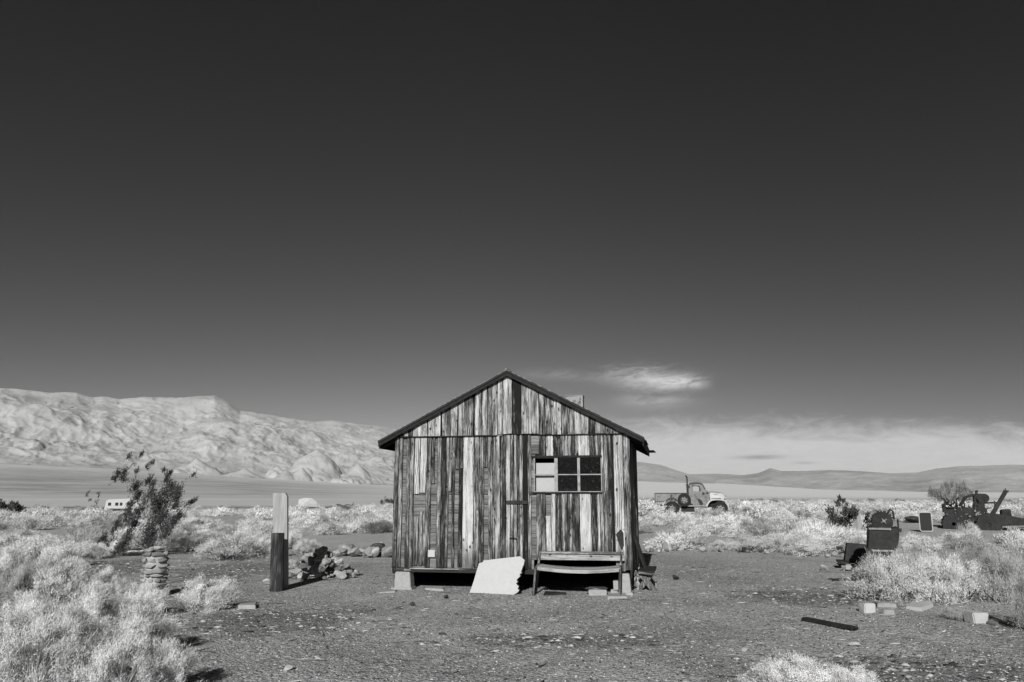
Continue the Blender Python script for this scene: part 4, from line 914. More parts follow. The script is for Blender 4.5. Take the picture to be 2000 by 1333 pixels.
# hood and grille
hp = [(-.62, U(0, 770)[1]), (-.62, U(0, 680)[1]), (-.52, U(0, 620)[1]), (-.3, U(0, 598)[1]), (0, U(0, 590)[1]), (.3, U(0, 598)[1]), (.52, U(0, 620)[1]), (.62, U(0, 680)[1]), (.62, U(0, 770)[1])]
vs = []; xs_ = (U(1440, 0)[0], U(1560, 0)[0], U(1690, 0)[0], U(1735, 0)[0])
for i, x_ in enumerate(xs_):
    for y_, z_ in hp: vs.append((x_, y_ * (1, .95, .86, .8)[i], z_ - (0, .02, .06, .16)[i] * (1 if z_ > U(0, 700)[1] else 0)))
fs = [(9 * i + k, 9 * i + k + 1, 9 * i + 10 + k, 9 * i + 9 + k) for i in range(3) for k in range(8)] + [tuple(range(9))[::-1], tuple(27 + k for k in range(9))]
hood = MB().add(vs, fs).build('hood', M['truck_pale'], truck, smooth=True)
lo = MB()
for j in range(5): lo.box(U(1520 + 14 * j, 0)[0], U(1528 + 14 * j, 0)[0], -.62, -.60, U(0, 665)[1], U(0, 655)[1])
lo.box(U(1460, 0)[0], U(1670, 0)[0], -.625, -.60, U(0, 746)[1], U(0, 738)[1]); lo.build('louvre', M['truck_dark'], hood)
gr = MB().box(U(1737, 0)[0], U(1752, 0)[0], -.5, .5, U(0, 775)[1], U(0, 680)[1]); gr.build('grille', M['truck_pale'], truck, bevel=.01)
bg_ = MB()
for j in range(9): bg_.box(U(1753, 0)[0], U(1766, 0)[0], -.44 + j * .11, -.415 + j * .11, U(0, 765)[1], U(0, 678)[1])
bg_.build('brush_guard', M['truck_dark'], truck)
for sg in (-1, 1):
    MB().lathe([(.0, -.05), (.07, -.03), (.09, .03), (.09, .05), (.0, .055)], (U(1745, 0)[0], sg * .68, U(0, 735)[1]), 'x', 14).build('headlight', M['truck_pale'], truck, smooth=True)
    MB().box(U(1365, 0)[0], U(1405, 0)[0], sg * (TW - .08) - .03, sg * (TW - .08) + .03, U(0, 640)[1], U(0, 615)[1]).bar((U(1385, 0)[0], sg * (TW - .1), U(0, 640)[1]), (U(1345, 0)[0], sg * (TW - .14), U(0, 600)[1]), .02, .02).build('mirror', M['black'], truck)
# fenders: an arched strip with a side lip
def fender(name, prof, y0, y1, lip, mat, u_c):
    f = MB(); n = len(prof); vs = [(a, y0, b_) for a, b_ in prof] + [(a, y1, b_) for a, b_ in prof]
    inn_ = [(a, b_ - .03) for a, b_ in prof]; vs += [(a, y0, b_) for a, b_ in inn_] + [(a, y1, b_) for a, b_ in inn_]
    vs += [(a, lip, b_ - .10) for a, b_ in prof]
    sk_ = [(a + (U(u_c, 0)[0] - a) * .10, b_ - (.07 if b_ > .6 else .0)) for a, b_ in prof]; ys_ = y0 if abs(y0) > abs(y1) else y1; ys_ += .004 * (1 if ys_ > 0 else -1)
    fs = [(i, i + 1, n + i + 1, n + i) for i in range(n - 1)] + [(2 * n + i, 3 * n + i, 3 * n + i + 1, 2 * n + i + 1) for i in range(n - 1)] + [(i, 2 * n + i, 2 * n + i + 1, i + 1) for i in range(n - 1)] + [(n + i, n + i + 1, 3 * n + i + 1, 3 * n + i) for i in range(n - 1)]
    f.add(vs[:4 * n], fs); f.add([(a, ys_, b_) for a, b_ in prof] + [(a, ys_, b_) for a, b_ in sk_] + [(a, ys_ * .97, b_) for a, b_ in prof] + [(a, ys_ * .97, b_) for a, b_ in sk_], [(i, i + 1, n + i + 1, n + i) for i in range(n - 1)] + [(2 * n + i, 3 * n + i, 3 * n + i + 1, 2 * n + i + 1) for i in range(n - 1)] + [(n + i, n + i + 1, 3 * n + i + 1, 3 * n + i) for i in range(n - 1)]); return f.build(name, mat, truck, smooth=True)
pf = [U(*q) for q in ((1350, 900), (1362, 860), (1390, 815), (1430, 780), (1480, 762), (1560, 755), (1660, 757), (1730, 770), (1765, 795), (1772, 830))]
pr_ = [U(*q) for q in ((515, 800), (530, 775), (570, 742), (620, 730), (680, 735), (730, 760), (770, 810), (800, 860), (825, 900))]
for sg in (-1, 1):
    y0, y1 = (-TW - .04, -.6) if sg < 0 else (.6, TW + .04)
    fender('front_fender', pf, y0, y1, y0, M['truck_pale'], 1600); fender('rear_fender', pr_, y0, y1, y0, M['truck_dark'], 660)
    MB().box(U(820, 0)[0], U(1352, 0)[0], min(sg * (TW + .02), sg * .7), max(sg * (TW + .02), sg * .7), U(0, 906)[1], U(0, 890)[1]).build('running_board', M['truck_pale'], truck)
MB().prism([U(*q) for q in ((1440, 770), (1700, 770), (1700, 850), (1560, 850), (1520, 880), (1400, 890))], -.5, .5).build('engine_bay', M['black'], truck)
# bed
bx0, bx1 = U(290, 0)[0], U(985, 0)[0]; bz0, bz1 = U(0, 805)[1], U(0, 640)[1]
bd = MB(); bd.box(bx0, bx1, -TW, -TW + .04, bz0, bz1).box(bx0, bx1, TW - .04, TW, bz0, bz1).box(bx1 - .04, bx1, -TW + .041, TW - .041, bz0, bz1).box(bx0, bx1 - .041, -TW + .041, TW - .041, bz0, bz0 + .04)
bed = bd.build('bed', M['truck_paint'], truck)
MB().box(bx0, bx1, -TW - .03, -TW + .045, bz1 + .002, bz1 + .05).box(bx0, bx1, TW - .045, TW + .03, bz1 + .002, bz1 + .05).build('bed_rail', M['truck_dark'], bed)
MB().box(U(340, 0)[0], U(390, 0)[0], -TW - .012, -TW - .002, U(0, 715)[1], U(0, 705)[1]).bar((U(385, 0)[0], -TW - .008, U(0, 710)[1]), (U(410, 0)[0], -TW - .008, U(0, 680)[1]), .03, .01).build('tie_hook', M['black'], bed)
MB().box(U(335, 0)[0], U(355, 0)[0], -TW - .012, -TW - .002, U(0, 780)[1], U(0, 760)[1]).build('tail_lamp', M['black'], bed)
MB().box(bx0 + .002, bx0 + .03, -TW - .014, -TW - .003, bz0, bz1).build('bed_corner', M['black'], bed)
MB().box(bx0 - .05, bx0 - .005, -TW + .02, TW - .02, bz0 + .02, bz1 + .02).build('tailgate', M['truck_paint'], bed)
MB().box(bx0, U(470, 0)[0], -TW + .0, TW - .0, bz0 - .05, bz0 - .003).build('bed_sill', M['black'], bed)
fm = MB().box(U(290, 0)[0], U(1760, 0)[0], -.42, -.34, U(0, 930)[1], U(0, 870)[1]).box(U(290, 0)[0], U(1760, 0)[0], .34, .42, U(0, 930)[1], U(0, 870)[1])
for x_ in (640, 1000, 1640): fm.box(U(x_ - 15, 0)[0], U(x_ + 15, 0)[0], -.34, .34, U(0, 925)[1], U(0, 880)[1])
for x_ in (640, 1640): fm.tube([(U(x_, 0)[0], -.75, U(0, 955)[1]), (U(x_, 0)[0], .75, U(0, 955)[1])], .06, 8)
fm.box(U(830, 0)[0], U(1110, 0)[0], -.7, .7, U(0, 1020)[1], U(0, 915)[1]); fm.build('chassis', M['black'], truck)
hb = MB().bar((U(285, 0)[0], -.5, U(0, 800)[1]), (U(262, 0)[0], -.5, U(0, 905)[1]), .05, .05).bar((U(262, 0)[0], -.5, U(0, 900)[1]), (U(330, 0)[0], -.45, U(0, 920)[1]), .04, .04).bar((U(330, 0)[0], -.45, U(0, 915)[1]), (U(420, 0)[0], -.4, U(0, 850)[1]), .04, .04).box(U(262, 0)[0], U(285, 0)[0], -.8, .8, U(0, 870)[1], U(0, 840)[1]); hb.build('rear_bumper', M['black'], truck)
def wheel(name, u, v, y_, r_, sg, parent):
    t = MB(); c = (U(u, v)[0], y_, U(u, v)[1]); wd = .13
    t.lathe([(r_ * .56, -wd), (r_ * .62, -wd), (r_ * .9, -wd), (r_, -wd * .7), (r_, wd * .7), (r_ * .9, wd), (r_ * .62, wd), (r_ * .56, wd)], c, 'y', 28)
    for k in range(28):
        a = 2 * math.pi * k / 28; ca, sa = math.cos(a), math.sin(a)
        t.bar((c[0] + r_ * ca, y_ - wd * .8, c[2] + r_ * sa), (c[0] + r_ * ca, y_ + wd * .8, c[2] + r_ * sa), .05, .035, up=(ca, 0, sa))
    o = t.build(name, M['rubber'], parent)
    rm = MB(); rm.lathe([(r_ * .50, -wd * .6), (r_ * .575, -wd * .95), (r_ * .575, wd * .95), (r_ * .50, wd * .6)], c, 'y', 24)
    rm.lathe([(.0, sg * wd * .2), (r_ * .2, sg * wd * .75), (r_ * .24, sg * wd * .3), (r_ * .34, sg * wd * .3), (r_ * .34, sg * wd * .1), (0.0, sg * wd * .1)], c, 'y', 20)
    for k in range(6):
        a = 2 * math.pi * (k + .3) / 6; rm.bar((c[0] + r_ * .30 * math.cos(a), y_ + sg * wd * .25, c[2] + r_ * .30 * math.sin(a)), (c[0] + r_ * .54 * math.cos(a), y_ + sg * wd * .4, c[2] + r_ * .54 * math.sin(a)), .055, .03, up=(0, 1, 0))
    rm.build('rim', M['rim'], o); MB().lathe([(0, -.02), (r_ * .5, -.02), (r_ * .5, .02), (0, .02)], c, 'y', 20).build('drum', M['black'], o)
for sg in (-1, 1):
    wheel('wheel', 640, 950, sg * (TW - .12), .48, sg, truck); wheel('wheel', 1640, 950, sg * (TW - .12), .48, sg, truck)
wheel('spare_wheel', 905, 770, -TW - .06, .42, -1, truck)
MB().tube([(U(975, 0)[0], -.5, U(0, 860)[1]), (U(975, 0)[0], -.5, U(0, 640)[1])], .09, 10).tube([(U(978, 0)[0], -.5, U(0, 645)[1]), (U(978, 0)[0], -.5, U(0, 300)[1]), (U(968, 0)[0], -.5, U(0, 275)[1]), (U(945, 0)[0], -.5, U(0, 262)[1])], .045, 10).box(U(930, 0)[0], U(975, 0)[0], -.53, -.47, U(0, 463)[1], U(0, 455)[1]).box(U(958, 0)[0], U(1001, 0)[0], -.78, .78, U(0, 860)[1], U(0, 440)[1]).build('exhaust_stack', M['black'], truck)

# ------------------------------------------------------------------ camper van behind the tall shrub
cq = P(245, 999); cs = scale_at(cq)
rvv = thing('camper', 'small white camper van half hidden behind the tall dark shrub on the left', 'camper', cq, R(20))
kz = lambda py: PL(cq, R(20), 245, py)[1]
kx = lambda px: PL(cq, R(20), px, 985)[0]
MB().prism([(kx(205), kz(994)), (kx(207), kz(978)), (kx(212), kz(976)), (kx(262), kz(974)), (kx(267), kz(977)), (kx(268), kz(985)), (kx(275), kz(989)), (kx(275), kz(994))], 0, 2.2).build('body', M['rv'], rvv, bevel=.05)
for a, b_ in ((211, 217), (225, 231), (234, 239), (248, 258)): MB().box(kx(a), kx(b_), -.03, .04, kz(988), kz(982)).build('window', M['black'], rvv)
MB().box(kx(210), kx(272), .1, 2.1, kz(999), kz(993.8)).build('chassis', M['black'], rvv)
for a in (220, 262): MB().lathe([(0, -.1), (.32, -.1), (.36, -.06), (.36, .1), (0, .1)], (kx(a), .12, .34), 'y', 16).build('wheel', M['rubber'], rvv)

# ------------------------------------------------------------------ things out on the flats, left
q = P(603, 1000); s_ = scale_at(q)
o = rock(q, 1.0, 'big bright white boulder on the flats behind the tall post', meshes=WHITE[:1], cat='boulder', name='boulder'); o.rotation_euler = (0, .1, .4); o.scale = (20 / s_, 14 / s_, 21 / s_); o.location = (q.x, q.y, q.z + 15 / s_)
q = P(662, 1001); s_ = scale_at(q)
mv = []; nn_ = 26
for i in range(nn_):
    for j in range(nn_):
        a, b_ = i / (nn_ - 1) * 2 - 1, j / (nn_ - 1) * 2 - 1; d = math.hypot(a, b_); h = max(0, 1 - d) ** .7 * 17 / s_ * (1 + .25 * mnoise.noise(Vector((a * 3, b_ * 3, 1)))) - .05
        mv.append((a * 46 / s_, b_ * 3.0, h + .04 * mnoise.noise(Vector((a * 9, b_ * 9, 4)))))
mf = [(i * nn_ + j, (i + 1) * nn_ + j, (i + 1) * nn_ + j + 1, i * nn_ + j + 1) for i in range(nn_ - 1) for j in range(nn_ - 1)]
tag(link('dirt_mound', mesh_of('dirt_mound', mv, mf, smooth=True), M['mound'], None, q), 'low grey mound of dirt beside the white boulder', 'mound')
tw = MB().tube([(-.5, 0, 0), (-.1, .1, .25), (.5, .1, .18), (1.0, 0, .22)], [.05, .05, .04, .02], 6).tube([(.6, .05, .2), (.75, .1, .5)], .03, 5); tag(tw.build('dead_branch', M['dark_wood'], None, q + Vector((.9, 0, .62)), 0), 'dead branch lying on top of the dirt mound', 'branch')
q = P(66, 1012); s_ = scale_at(q)
fr_ = thing('fence_rail', 'low dark rail on short posts at the far left edge', 'fence', q)
MB().box(-26 / s_, 22 / s_, -.05, .05, 8 / s_, 10.5 / s_).build('rail', M['dark_wood'], fr_)
for x_ in (-24, -2, 12, 20.5): MB().box(x_ / s_, (x_ + 2) / s_, -.05, .05, -.3, 8 / s_ - .003).build('post', M['dark_wood'], fr_)

# ------------------------------------------------------------------ scrap iron on the right
q = P(1716, 1131); q_st = q.copy(); s_ = scale_at(q); K = lambda u, v: (1600 + u / 6.06, 930 + v / 6.06)
def kk(u, v): return PL(q_st, R(-20), *K(u, v if v else 900))
stv = thing('iron_stove', 'rusty black iron stove or tank with a round drum on top beside the right bush', 'stove', q, R(-20))
x0, z0 = kk(592, 640)[0], 0; x1 = kk(880, 640)[0]; zt = kk(760, 632)[1]
MB().prism([kk(*p) for p in ((588, 634), (760, 628), (880, 618), (944, 606), (950, 700), (946, 764), (915, 900), (905, 1100), (890, 1255), (640, 1262), (425, 1262), (428, 1120), (520, 1090), (560, 1010), (580, 900))], 0, .62).build('tank', M['rust'], stv, bevel=.012)
MB().box(kk(610, 0)[0], kk(872, 0)[0], -.03, -.002, kk(0, 628)[1], kk(0, 606)[1], jit=.004).build('rim', M['rust_pale'], stv)
MB().box(x0 - .03, x1 + .08, -.0, .64, zt + .002, zt + .03, jit=.004).build('lid', M['rust'], stv, bevel=.006)
c_, cz_ = kk(757, 545); MB().lathe([(0, 0), (.2, 0), (.205, .03), (.19, .05), (.19, .4), (.205, .42), (0, .42)], (c_, .08, cz_), 'y', 24).build('drum', M['rust'], stv)
c2 = MB().lathe([(0, -.02), (.03, -.02), (.03, .02), (0, .02)], (c_ + .02, .06, cz_ + .02), 'y', 8)
for k in range(4): a = k * math.pi / 2 + .6; c2.bar((c_ + .02, .065, cz_ + .02), (c_ + .02 + .07 * math.cos(a), .065, cz_ + .02 + .07 * math.sin(a)), .02, .012)
c2.build('hand_wheel', M['rust_pale'], stv)
rv2 = MB()
rv2.box(x0 + .02, x1 - .03, -.018, -.002, zt * .55, zt * .58, jit=.006); rv2.build('seam', M['rust_pale'], stv)
vl = MB()
for k in range(9):
    a = .4 + 2.4 * k / 8; vl.tube([(c_ + .19 * math.cos(a), .2, cz_ + .19 * math.sin(a)), (c_ + .235 * math.cos(a), .2, cz_ + .235 * math.sin(a))], .018 + .012 * (k % 2), 6)
vl.tube([(c_ + .1, .15, cz_ + .15), (c_ + .16, .13, cz_ + .26), (c_ + .22, .15, cz_ + .22), (c_ + .23, .16, cz_ + .05)], .022, 7); vl.build('valve', M['rust'], stv)
MB().tube([(kk(980, 0)[0], .3, kk(0, 650)[1]), (kk(980, 0)[0], .3, kk(0, 505)[1])], .02, 6).bar((kk(930, 0)[0], .3, kk(0, 625)[1]), (kk(1015, 0)[0], .3, kk(0, 640)[1]), .05, .08).build('pipe', M['rust'], stv)
MB().tube([(kk(665, 0)[0], .05, zt), (kk(665, 0)[0], .05, kk(0, 455)[1])], .014, 6).build('pipe', M['rust'], stv)
q = P(1671, 1112); q_hp = q.copy(); s2 = scale_at(q)
def k2(u, v): return PL(q_hp, R(-18), *K(u, v if v else 950))
hop = thing('iron_hopper', 'black tapered iron hopper on a flat base left of the iron stove', 'hopper', q, R(-18))
MB().add([(k2(300, 0)[0], 0, k2(0, 1000)[1]), (k2(560, 0)[0], 0, k2(0, 1000)[1]), (k2(560, 0)[0], .5, k2(0, 1000)[1]), (k2(300, 0)[0], .5, k2(0, 1000)[1]), (k2(345, 0)[0], .08, k2(0, 795)[1]), (k2(588, 0)[0], .08, k2(0, 810)[1]), (k2(588, 0)[0], .45, k2(0, 812)[1]), (k2(345, 0)[0], .45, k2(0, 795)[1])], [(0, 3, 2, 1), (4, 5, 6, 7), (0, 1, 5, 4), (1, 2, 6, 5), (2, 3, 7, 6), (3, 0, 4, 7)]).build('body', M['rust'], hop, bevel=.01)
MB().box(k2(215, 0)[0], k2(575, 0)[0], -.1, .55, k2(0, 1022)[1], k2(0, 1002)[1], jit=.006).build('base_plate', M['rust'], hop)
MB().box(k2(415, 0)[0], k2(515, 0)[0], -.115, -.102, k2(0, 1018)[1], k2(0, 1008)[1]).build('bright_edge', M['rust_pale'], hop)
for a, b_ in ((430, 470), (490, 530)): MB().box(k2(a, 0)[0], k2(b_, 0)[0], .05, .4, -.15, k2(0, 1023)[1]).build('leg', M['rust'], hop)
q = P(1660, 1116)
eng = thing('engine_block', 'small pale engine block with pipe ends on the gravel under the iron hopper', 'engine block', q, R(-5))
e_ = MB().box(-.09, .10, 0, .14, .03, .13).box(-.07, .08, .01, .12, .131, .15); e_.build('block', M['concrete'], eng, bevel=.008)
MB().tube([(-.17, .06, .09), (-.091, .06, .09)], .035, 8).tube([(.101, .06, .1), (.2, .05, .1)], .025, 8).tube([(-.13, .02, 0), (-.1, .03, .08)], .015, 6).build('pipe_end', M['rust_pale'], eng)
sp2 = MB()
for i in range(10): sp2.bar((random.uniform(-.35, .3), random.uniform(-.1, .25), .02), (random.uniform(-.1, .6), random.uniform(-.1, .2), random.uniform(.02, .06)), .03, .02)
tag(sp2.build('iron_scraps', M['rust'], None, P(1655, 1135), 0), 'thin dark iron scraps lying on the gravel left of the stove', 'scrap', kind='stuff')
q = P(1632, 1086); ho = MB().tube([(-.2, .1, .1), (0, 0, .2), (.2, .05, .22), (.28, .1, .1), (.1, .0, .06), (-.1, .0, .08)], .05, 7); tag(ho.build('rusty_pipe', M['rust'], None, q, 0), 'bent rusty pipe on the ground left of the iron hopper', 'pipe')
q = P(1681, 1047); s_ = scale_at(q)
fpst = MB().add([(-5.5 / s_, 0, -.2), (5 / s_, 0, -.2), (5 / s_, .2, -.2), (-5.5 / s_, .2, -.2), (-7 / s_, 0, 61 / s_), (2 / s_, 0, 61 / s_), (2 / s_, .2, 61 / s_), (-7 / s_, .2, 61 / s_)], [(0, 3, 2, 1), (4, 5, 6, 7), (0, 1, 5, 4), (1, 2, 6, 5), (2, 3, 7, 6), (3, 0, 4, 7)], (.6, .4, 0))
tag(fpst.build('fence_post', M['post_pale'], None, q, .5), 'lone wooden fence post next to the dark shrub on the right', 'post')
# radiator shell
q = P(1810, 1040); s_ = scale_at(q)
rad_ = thing('radiator', 'upright old radiator with a pale rounded frame and black core in front of the bushes', 'radiator', q, R(-22))
w_, h_ = 11 / s_, 38 / s_; rf_ = MB(); pts = []
for cx, cz, a0 in ((w_ - .08, .12, -90), (w_ - .08, h_ - .08, 0), (-w_ + .08, h_ - .08, 90), (-w_ + .08, .12, 180)):
    for k in range(4): a = R(a0 + 30 * k); pts.append((cx + .08 * math.cos(a), 0, cz + .08 * math.sin(a)))
pts.append(pts[0]); rf_.tube(pts, .020, 6, cap=False); rf_.build('frame', M['rock_white'], rad_); MB().box(-w_ + .02, w_ - .02, .02, .1, .06, h_ - .02).build('core', M['black'], rad_)
q = P(1786, 1022); s_ = scale_at(q)
o = rock(q, 1, 'black hump of scrap behind the radiator among the bushes', meshes=DARKR, cat='scrap heap', name='scrap_heap'); o.scale = (20 / s_, .8, 14 / s_); o.location = (q.x, q.y, q.z + 8 / s_); o.rotation_euler = (0, .2, 0)
# the wreck with a boom
q = P(1905, 1036); s_ = scale_at(q); q_wk = q.copy(); J = lambda u, v: PL(q_wk, R(-26), 1800 + u / 8.885, 930 + v / 8.885)
wk = thing('crane_wreck', 'rusty black wreck of an old crane tractor with a slanting boom at the far right', 'tractor', q, R(-26))
def wpr(name, pts, y0, y1, mat='rust', bevel=.01):
    ps = [J(u + random.uniform(-9, 9), v + random.uniform(-7, 7)) for u, v in pts]; return MB().prism(ps, y0, y1).build(name, M[mat], wk, bevel=bevel)
wpr('body', ((385, 600), (420, 560), (640, 545), (900, 550), (1090, 640), (1100, 760), (900, 800), (480, 780)), .2, 1.3)
wpr('frame_post', ((372, 488), (420, 488), (420, 640), (372, 640)), .1, .3); wpr('frame_post', ((372, 488), (420, 488), (420, 640), (372, 640)), 1.2, 1.4)
wpr('radiator_top', ((420, 540), (640, 540), (640, 562), (420, 562)), .1, 1.4)
MB().tube([J(u, v)[:1] + (.2,) + J(u, v)[1:] for u, v in ((680, 530), (740, 430), (770, 375), (840, 350), (930, 325))], .05, 7).tube([J(u, v)[:1] + (1.3,) + J(u, v)[1:] for u, v in ((680, 530), (740, 430), (770, 375), (840, 350), (930, 325))], .05, 7).build('windshield_arch', M['rust'], wk)
MB().tube([J(885, 545)[:1] + (.2,) + J(885, 545)[1:], J(925, 420)[:1] + (.2,) + J(925, 420)[1:]], .03, 6).build('strut', M['rust'], wk)
wpr('tower', ((915, 330), (960, 305), (1050, 310), (1070, 380), (1100, 470), (1110, 540), (1160, 625), (1110, 640), (1080, 760), (900, 760), (930, 520)), .35, 1.1)
MB().lathe([(0, -.25), (.2, -.25), (.2, .25), (0, .25)], (J(1105, 385)[0], .7, J(1105, 385)[1]), 'y', 16).build('winch_drum', M['rust'], wk)
MB().tube([J(970, 310)[:1] + (.7,) + J(970, 310)[1:], J(968, 268)[:1] + (.7,) + J(968, 268)[1:], J(1000, 264)[:1] + (.7,) + J(1000, 264)[1:]], .06, 7).build('exhaust', M['rust'], wk)
wpr('cross_beam', ((1095, 455), (1340, 448), (1340, 478), (1110, 484)), .5, .8); wpr('beam_post', ((1282, 440), (1308, 440), (1306, 690), (1286, 690)), .55, .75)
a, b_ = J(1245, 670), J(1480, 262); MB().bar((a[0], .45, a[1]), (b_[0], .45, b_[1]), .2, .16).bar((b_[0] - .08, .45, b_[1] + .02), (b_[0] + .1, .45, b_[1] - .02), .26, .08).tube([(b_[0], .45, b_[1]), (b_[0] + .0, .45, b_[1] + .12)], .02, 5).build('boom', M['rust'], wk)
wpr('deck', ((1090, 660), (1400, 670), (1600, 700), (1780, 740), (1900, 760), (1900, 860), (1100, 880)), .1, 1.5); wpr('tool_box', ((1405, 605), (1430, 580), (1560, 576), (1590, 720), (1600, 750), (1410, 720)), .3, 1.2)
for u, v, r_ in ((560, 835, .46), (1180, 850, .5)):
    for y_ in (.15, 1.35):
        t_ = MB(); c = (J(u, v)[0], y_, J(u, v)[1]); t_.lathe([(.08, -.1), (r_, -.1), (r_, .1), (.08, .1)], c, 'y', 22)
        for k in range(18): a = 2 * math.pi * k / 18; t_.bar((c[0] + r_ * math.cos(a), y_ - .12, c[2] + r_ * math.sin(a)), (c[0] + r_ * math.cos(a), y_ + .12, c[2] + r_ * math.sin(a)), .05, .04, up=(math.cos(a), 0, math.sin(a)))
        t_.build('wheel', M['rust'], wk)
wpr('running_gear', ((470, 780), (1100, 780), (1100, 900), (700, 935), (490, 920)), .35, 1.15)
hs = MB()
for i in range(26):
    u, v = random.uniform(480, 1000), random.uniform(570, 850); a = J(u, v); hs.tube([(a[0], .17, a[1]), (a[0] + random.uniform(-.12, .12), random.uniform(.05, .16), a[1] + random.uniform(-.12, .12))], random.uniform(.015, .04), 6)
hs.build('engine_pipes', M['rust_pale'], wk)
hs = MB()
for i in range(46):
    u, v = random.uniform(420, 1150), random.uniform(430, 700); a = J(u, v); l = random.uniform(.1, .45); t = random.uniform(-1.2, 1.2)
    hs.tube([(a[0], random.uniform(.05, 1.3), a[1]), (a[0] + l * math.sin(t) * .6, random.uniform(.05, 1.3), a[1] + l * math.cos(t) * .7), (a[0] + l * math.sin(t), random.uniform(.1, 1.2), a[1] + l * math.cos(t) * .8)], random.uniform(.012, .04), 6)
hs.build('bent_rods', M['rust'], wk)
# ------------------------------------------------------------------ desert bushes
def unit(v): return v / np.maximum(np.linalg.norm(v, axis=-1, keepdims=True), 1e-9)
def blades(start, direc, length, width, rng, out=None):
    """thin pointed leaves: one triangle each"""
    n = len(start); side = unit(np.cross(direc, (rng.normal(size=(n, 3)) if out is None else out + .45 * rng.normal(size=(n, 3)))))
    a = start - side * width[:, None] / 2; b = start + side * width[:, None] / 2; c = start + direc * length[:, None]
    v = np.stack([a, b, c], 1).reshape(-1, 3); f = np.arange(3 * n).reshape(-1, 3); return v, f
def sticks(p0, p1, p2, w0, w1):
    """three-sided bent twigs p0-p1-p2"""
    n = len(p0); vs = []
    for p, w_ in ((p0, w0), (p1, (w0 + w1) / 2), (p2, w1)):
        d = unit(p2 - p0); x = unit(np.cross(d, np.array([0.3, 0.8, 0.1]))); y = np.cross(d, x)
        for k in range(3):
            t = 2 * math.pi * k / 3; vs.append(p + (x * math.cos(t) + y * math.sin(t)) * np.reshape(w_, (-1, 1)))
    v = np.stack(vs, 1); base = (np.arange(n) * 9)[:, None]; f = []
    for s_ in (0, 3):
        for k in range(3): f.append(np.concatenate([base + s_ + k, base + s_ + (k + 1) % 3, base + s_ + 3 + (k + 1) % 3, base + s_ + 3 + k], 1))
    return v.reshape(-1, 3), np.concatenate(f, 0)
def bush_mesh(seed, n, kind='round', clumps=70, blen=(.07, .15), bw=.008, stems=60):
    """unit bush: half width about 1, height about 1"""
    rng = np.random.default_rng(seed)
    lob = rng.normal(size=(7, 3)); lob[:, 2] = np.abs(lob[:, 2]) * .7; lob = unit(lob)
    d = rng.normal(size=(clumps, 3)); d[:, 2] = np.abs(d[:, 2]) * (1.0 if kind != 'grass' else 1.6) + .05; d = unit(d)
    rad = .66 + .28 * np.max(d @ lob.T, 1) ** 4 + rng.uniform(-.20, .16, clumps)
    inner = rng.random(clumps) < .22; rad[inner] *= rng.uniform(.45, .75, inner.sum())
    lean = np.array([.16, .03, 0]) if kind != 'grass' else np.array([.30, .05, 0])
    hole = unit(rng.normal(size=(6, 3)) * np.array([1, 1, .5]) + np.array([0, -.3, .35])); gone = (np.max(d @ hole.T, 1) > .93) & (rng.random(clumps) < .85); rad[gone] *= .45
    c = d * rad[:, None] * np.array([.92, .92, .86]) + lean * (d[:, 2:3] * rad[:, None]) * .6; c[:, 2] = np.maximum(c[:, 2], .05)
    ct = rng.uniform(.72, 1.0, clumps); ct[rng.random(clumps) < .1] *= .6
    low = c[:, 2] < .26; pr = np.where(low, .30, 1.0) * rng.uniform(.25, 1.5, clumps); idx = rng.choice(clumps, n, p=pr / pr.sum()); spread = rng.normal(size=(n, 3)) * np.array([.105, .105, .085]) * (52 / clumps) ** .5
    st = c[idx] + spread; st[:, 2] = np.maximum(st[:, 2], .02)
    dr = unit(unit(st + np.array([0, 0, .15])) * .45 + np.array([0, 0, .5 if kind == 'round' else .7]) + lean * 1.2 + rng.normal(size=(n, 3)) * (.6 if kind == 'round' else .42))
    ln = rng.uniform(blen[0], blen[1], n) * np.where(rng.random(n) < .03, 1.6, 1.0); wd = np.full(n, bw) * rng.uniform(.7, 1.3, n)
    v, f = blades(st, dr, ln, wd, rng, unit(st * np.array([1, 1, .7]))); t = np.repeat(ct[idx] * rng.uniform(.7, 1.05, n), 3)
    me = mesh_of('foliage', v, f, t)
    s = rng.integers(0, clumps, stems); p2 = c[s] * .97; p0 = np.concatenate([rng.normal(size=(stems, 2)) * .07, np.full((stems, 1), -.03)], 1)
    p1 = (p0 + p2) * .5 + np.concatenate([(c[s][:, :2]) * .16, np.full((stems, 1), -.06)], 1) + rng.normal(size=(stems, 3)) * .05
    sv, sf = sticks(p0, p1, p2, rng.uniform(.008, .017, stems), np.full(stems, .003))
    me2 = mesh_of('stems', sv, sf, np.full(len(sv), 1.0))
    return me, me2
NEAR = [bush_mesh(100 + i, 19000, ('round', 'round', 'round', 'grass')[i % 4], 150, (.028, .085), .0078, 260) for i in range(6)]
MIDB = [bush_mesh(200 + i, 3000, 'round' if i % 3 else 'grass', 60, (.08, .18), .017, 34) for i in range(8)]
FARB = [bush_mesh(300 + i, 900, 'round', 34, (.12, .24), .04, 10) for i in range(5)]
for L in (NEAR, MIDB, FARB):
    for a, b_ in L: a.materials.append(M['sage']); b_.materials.append(M['twig'])
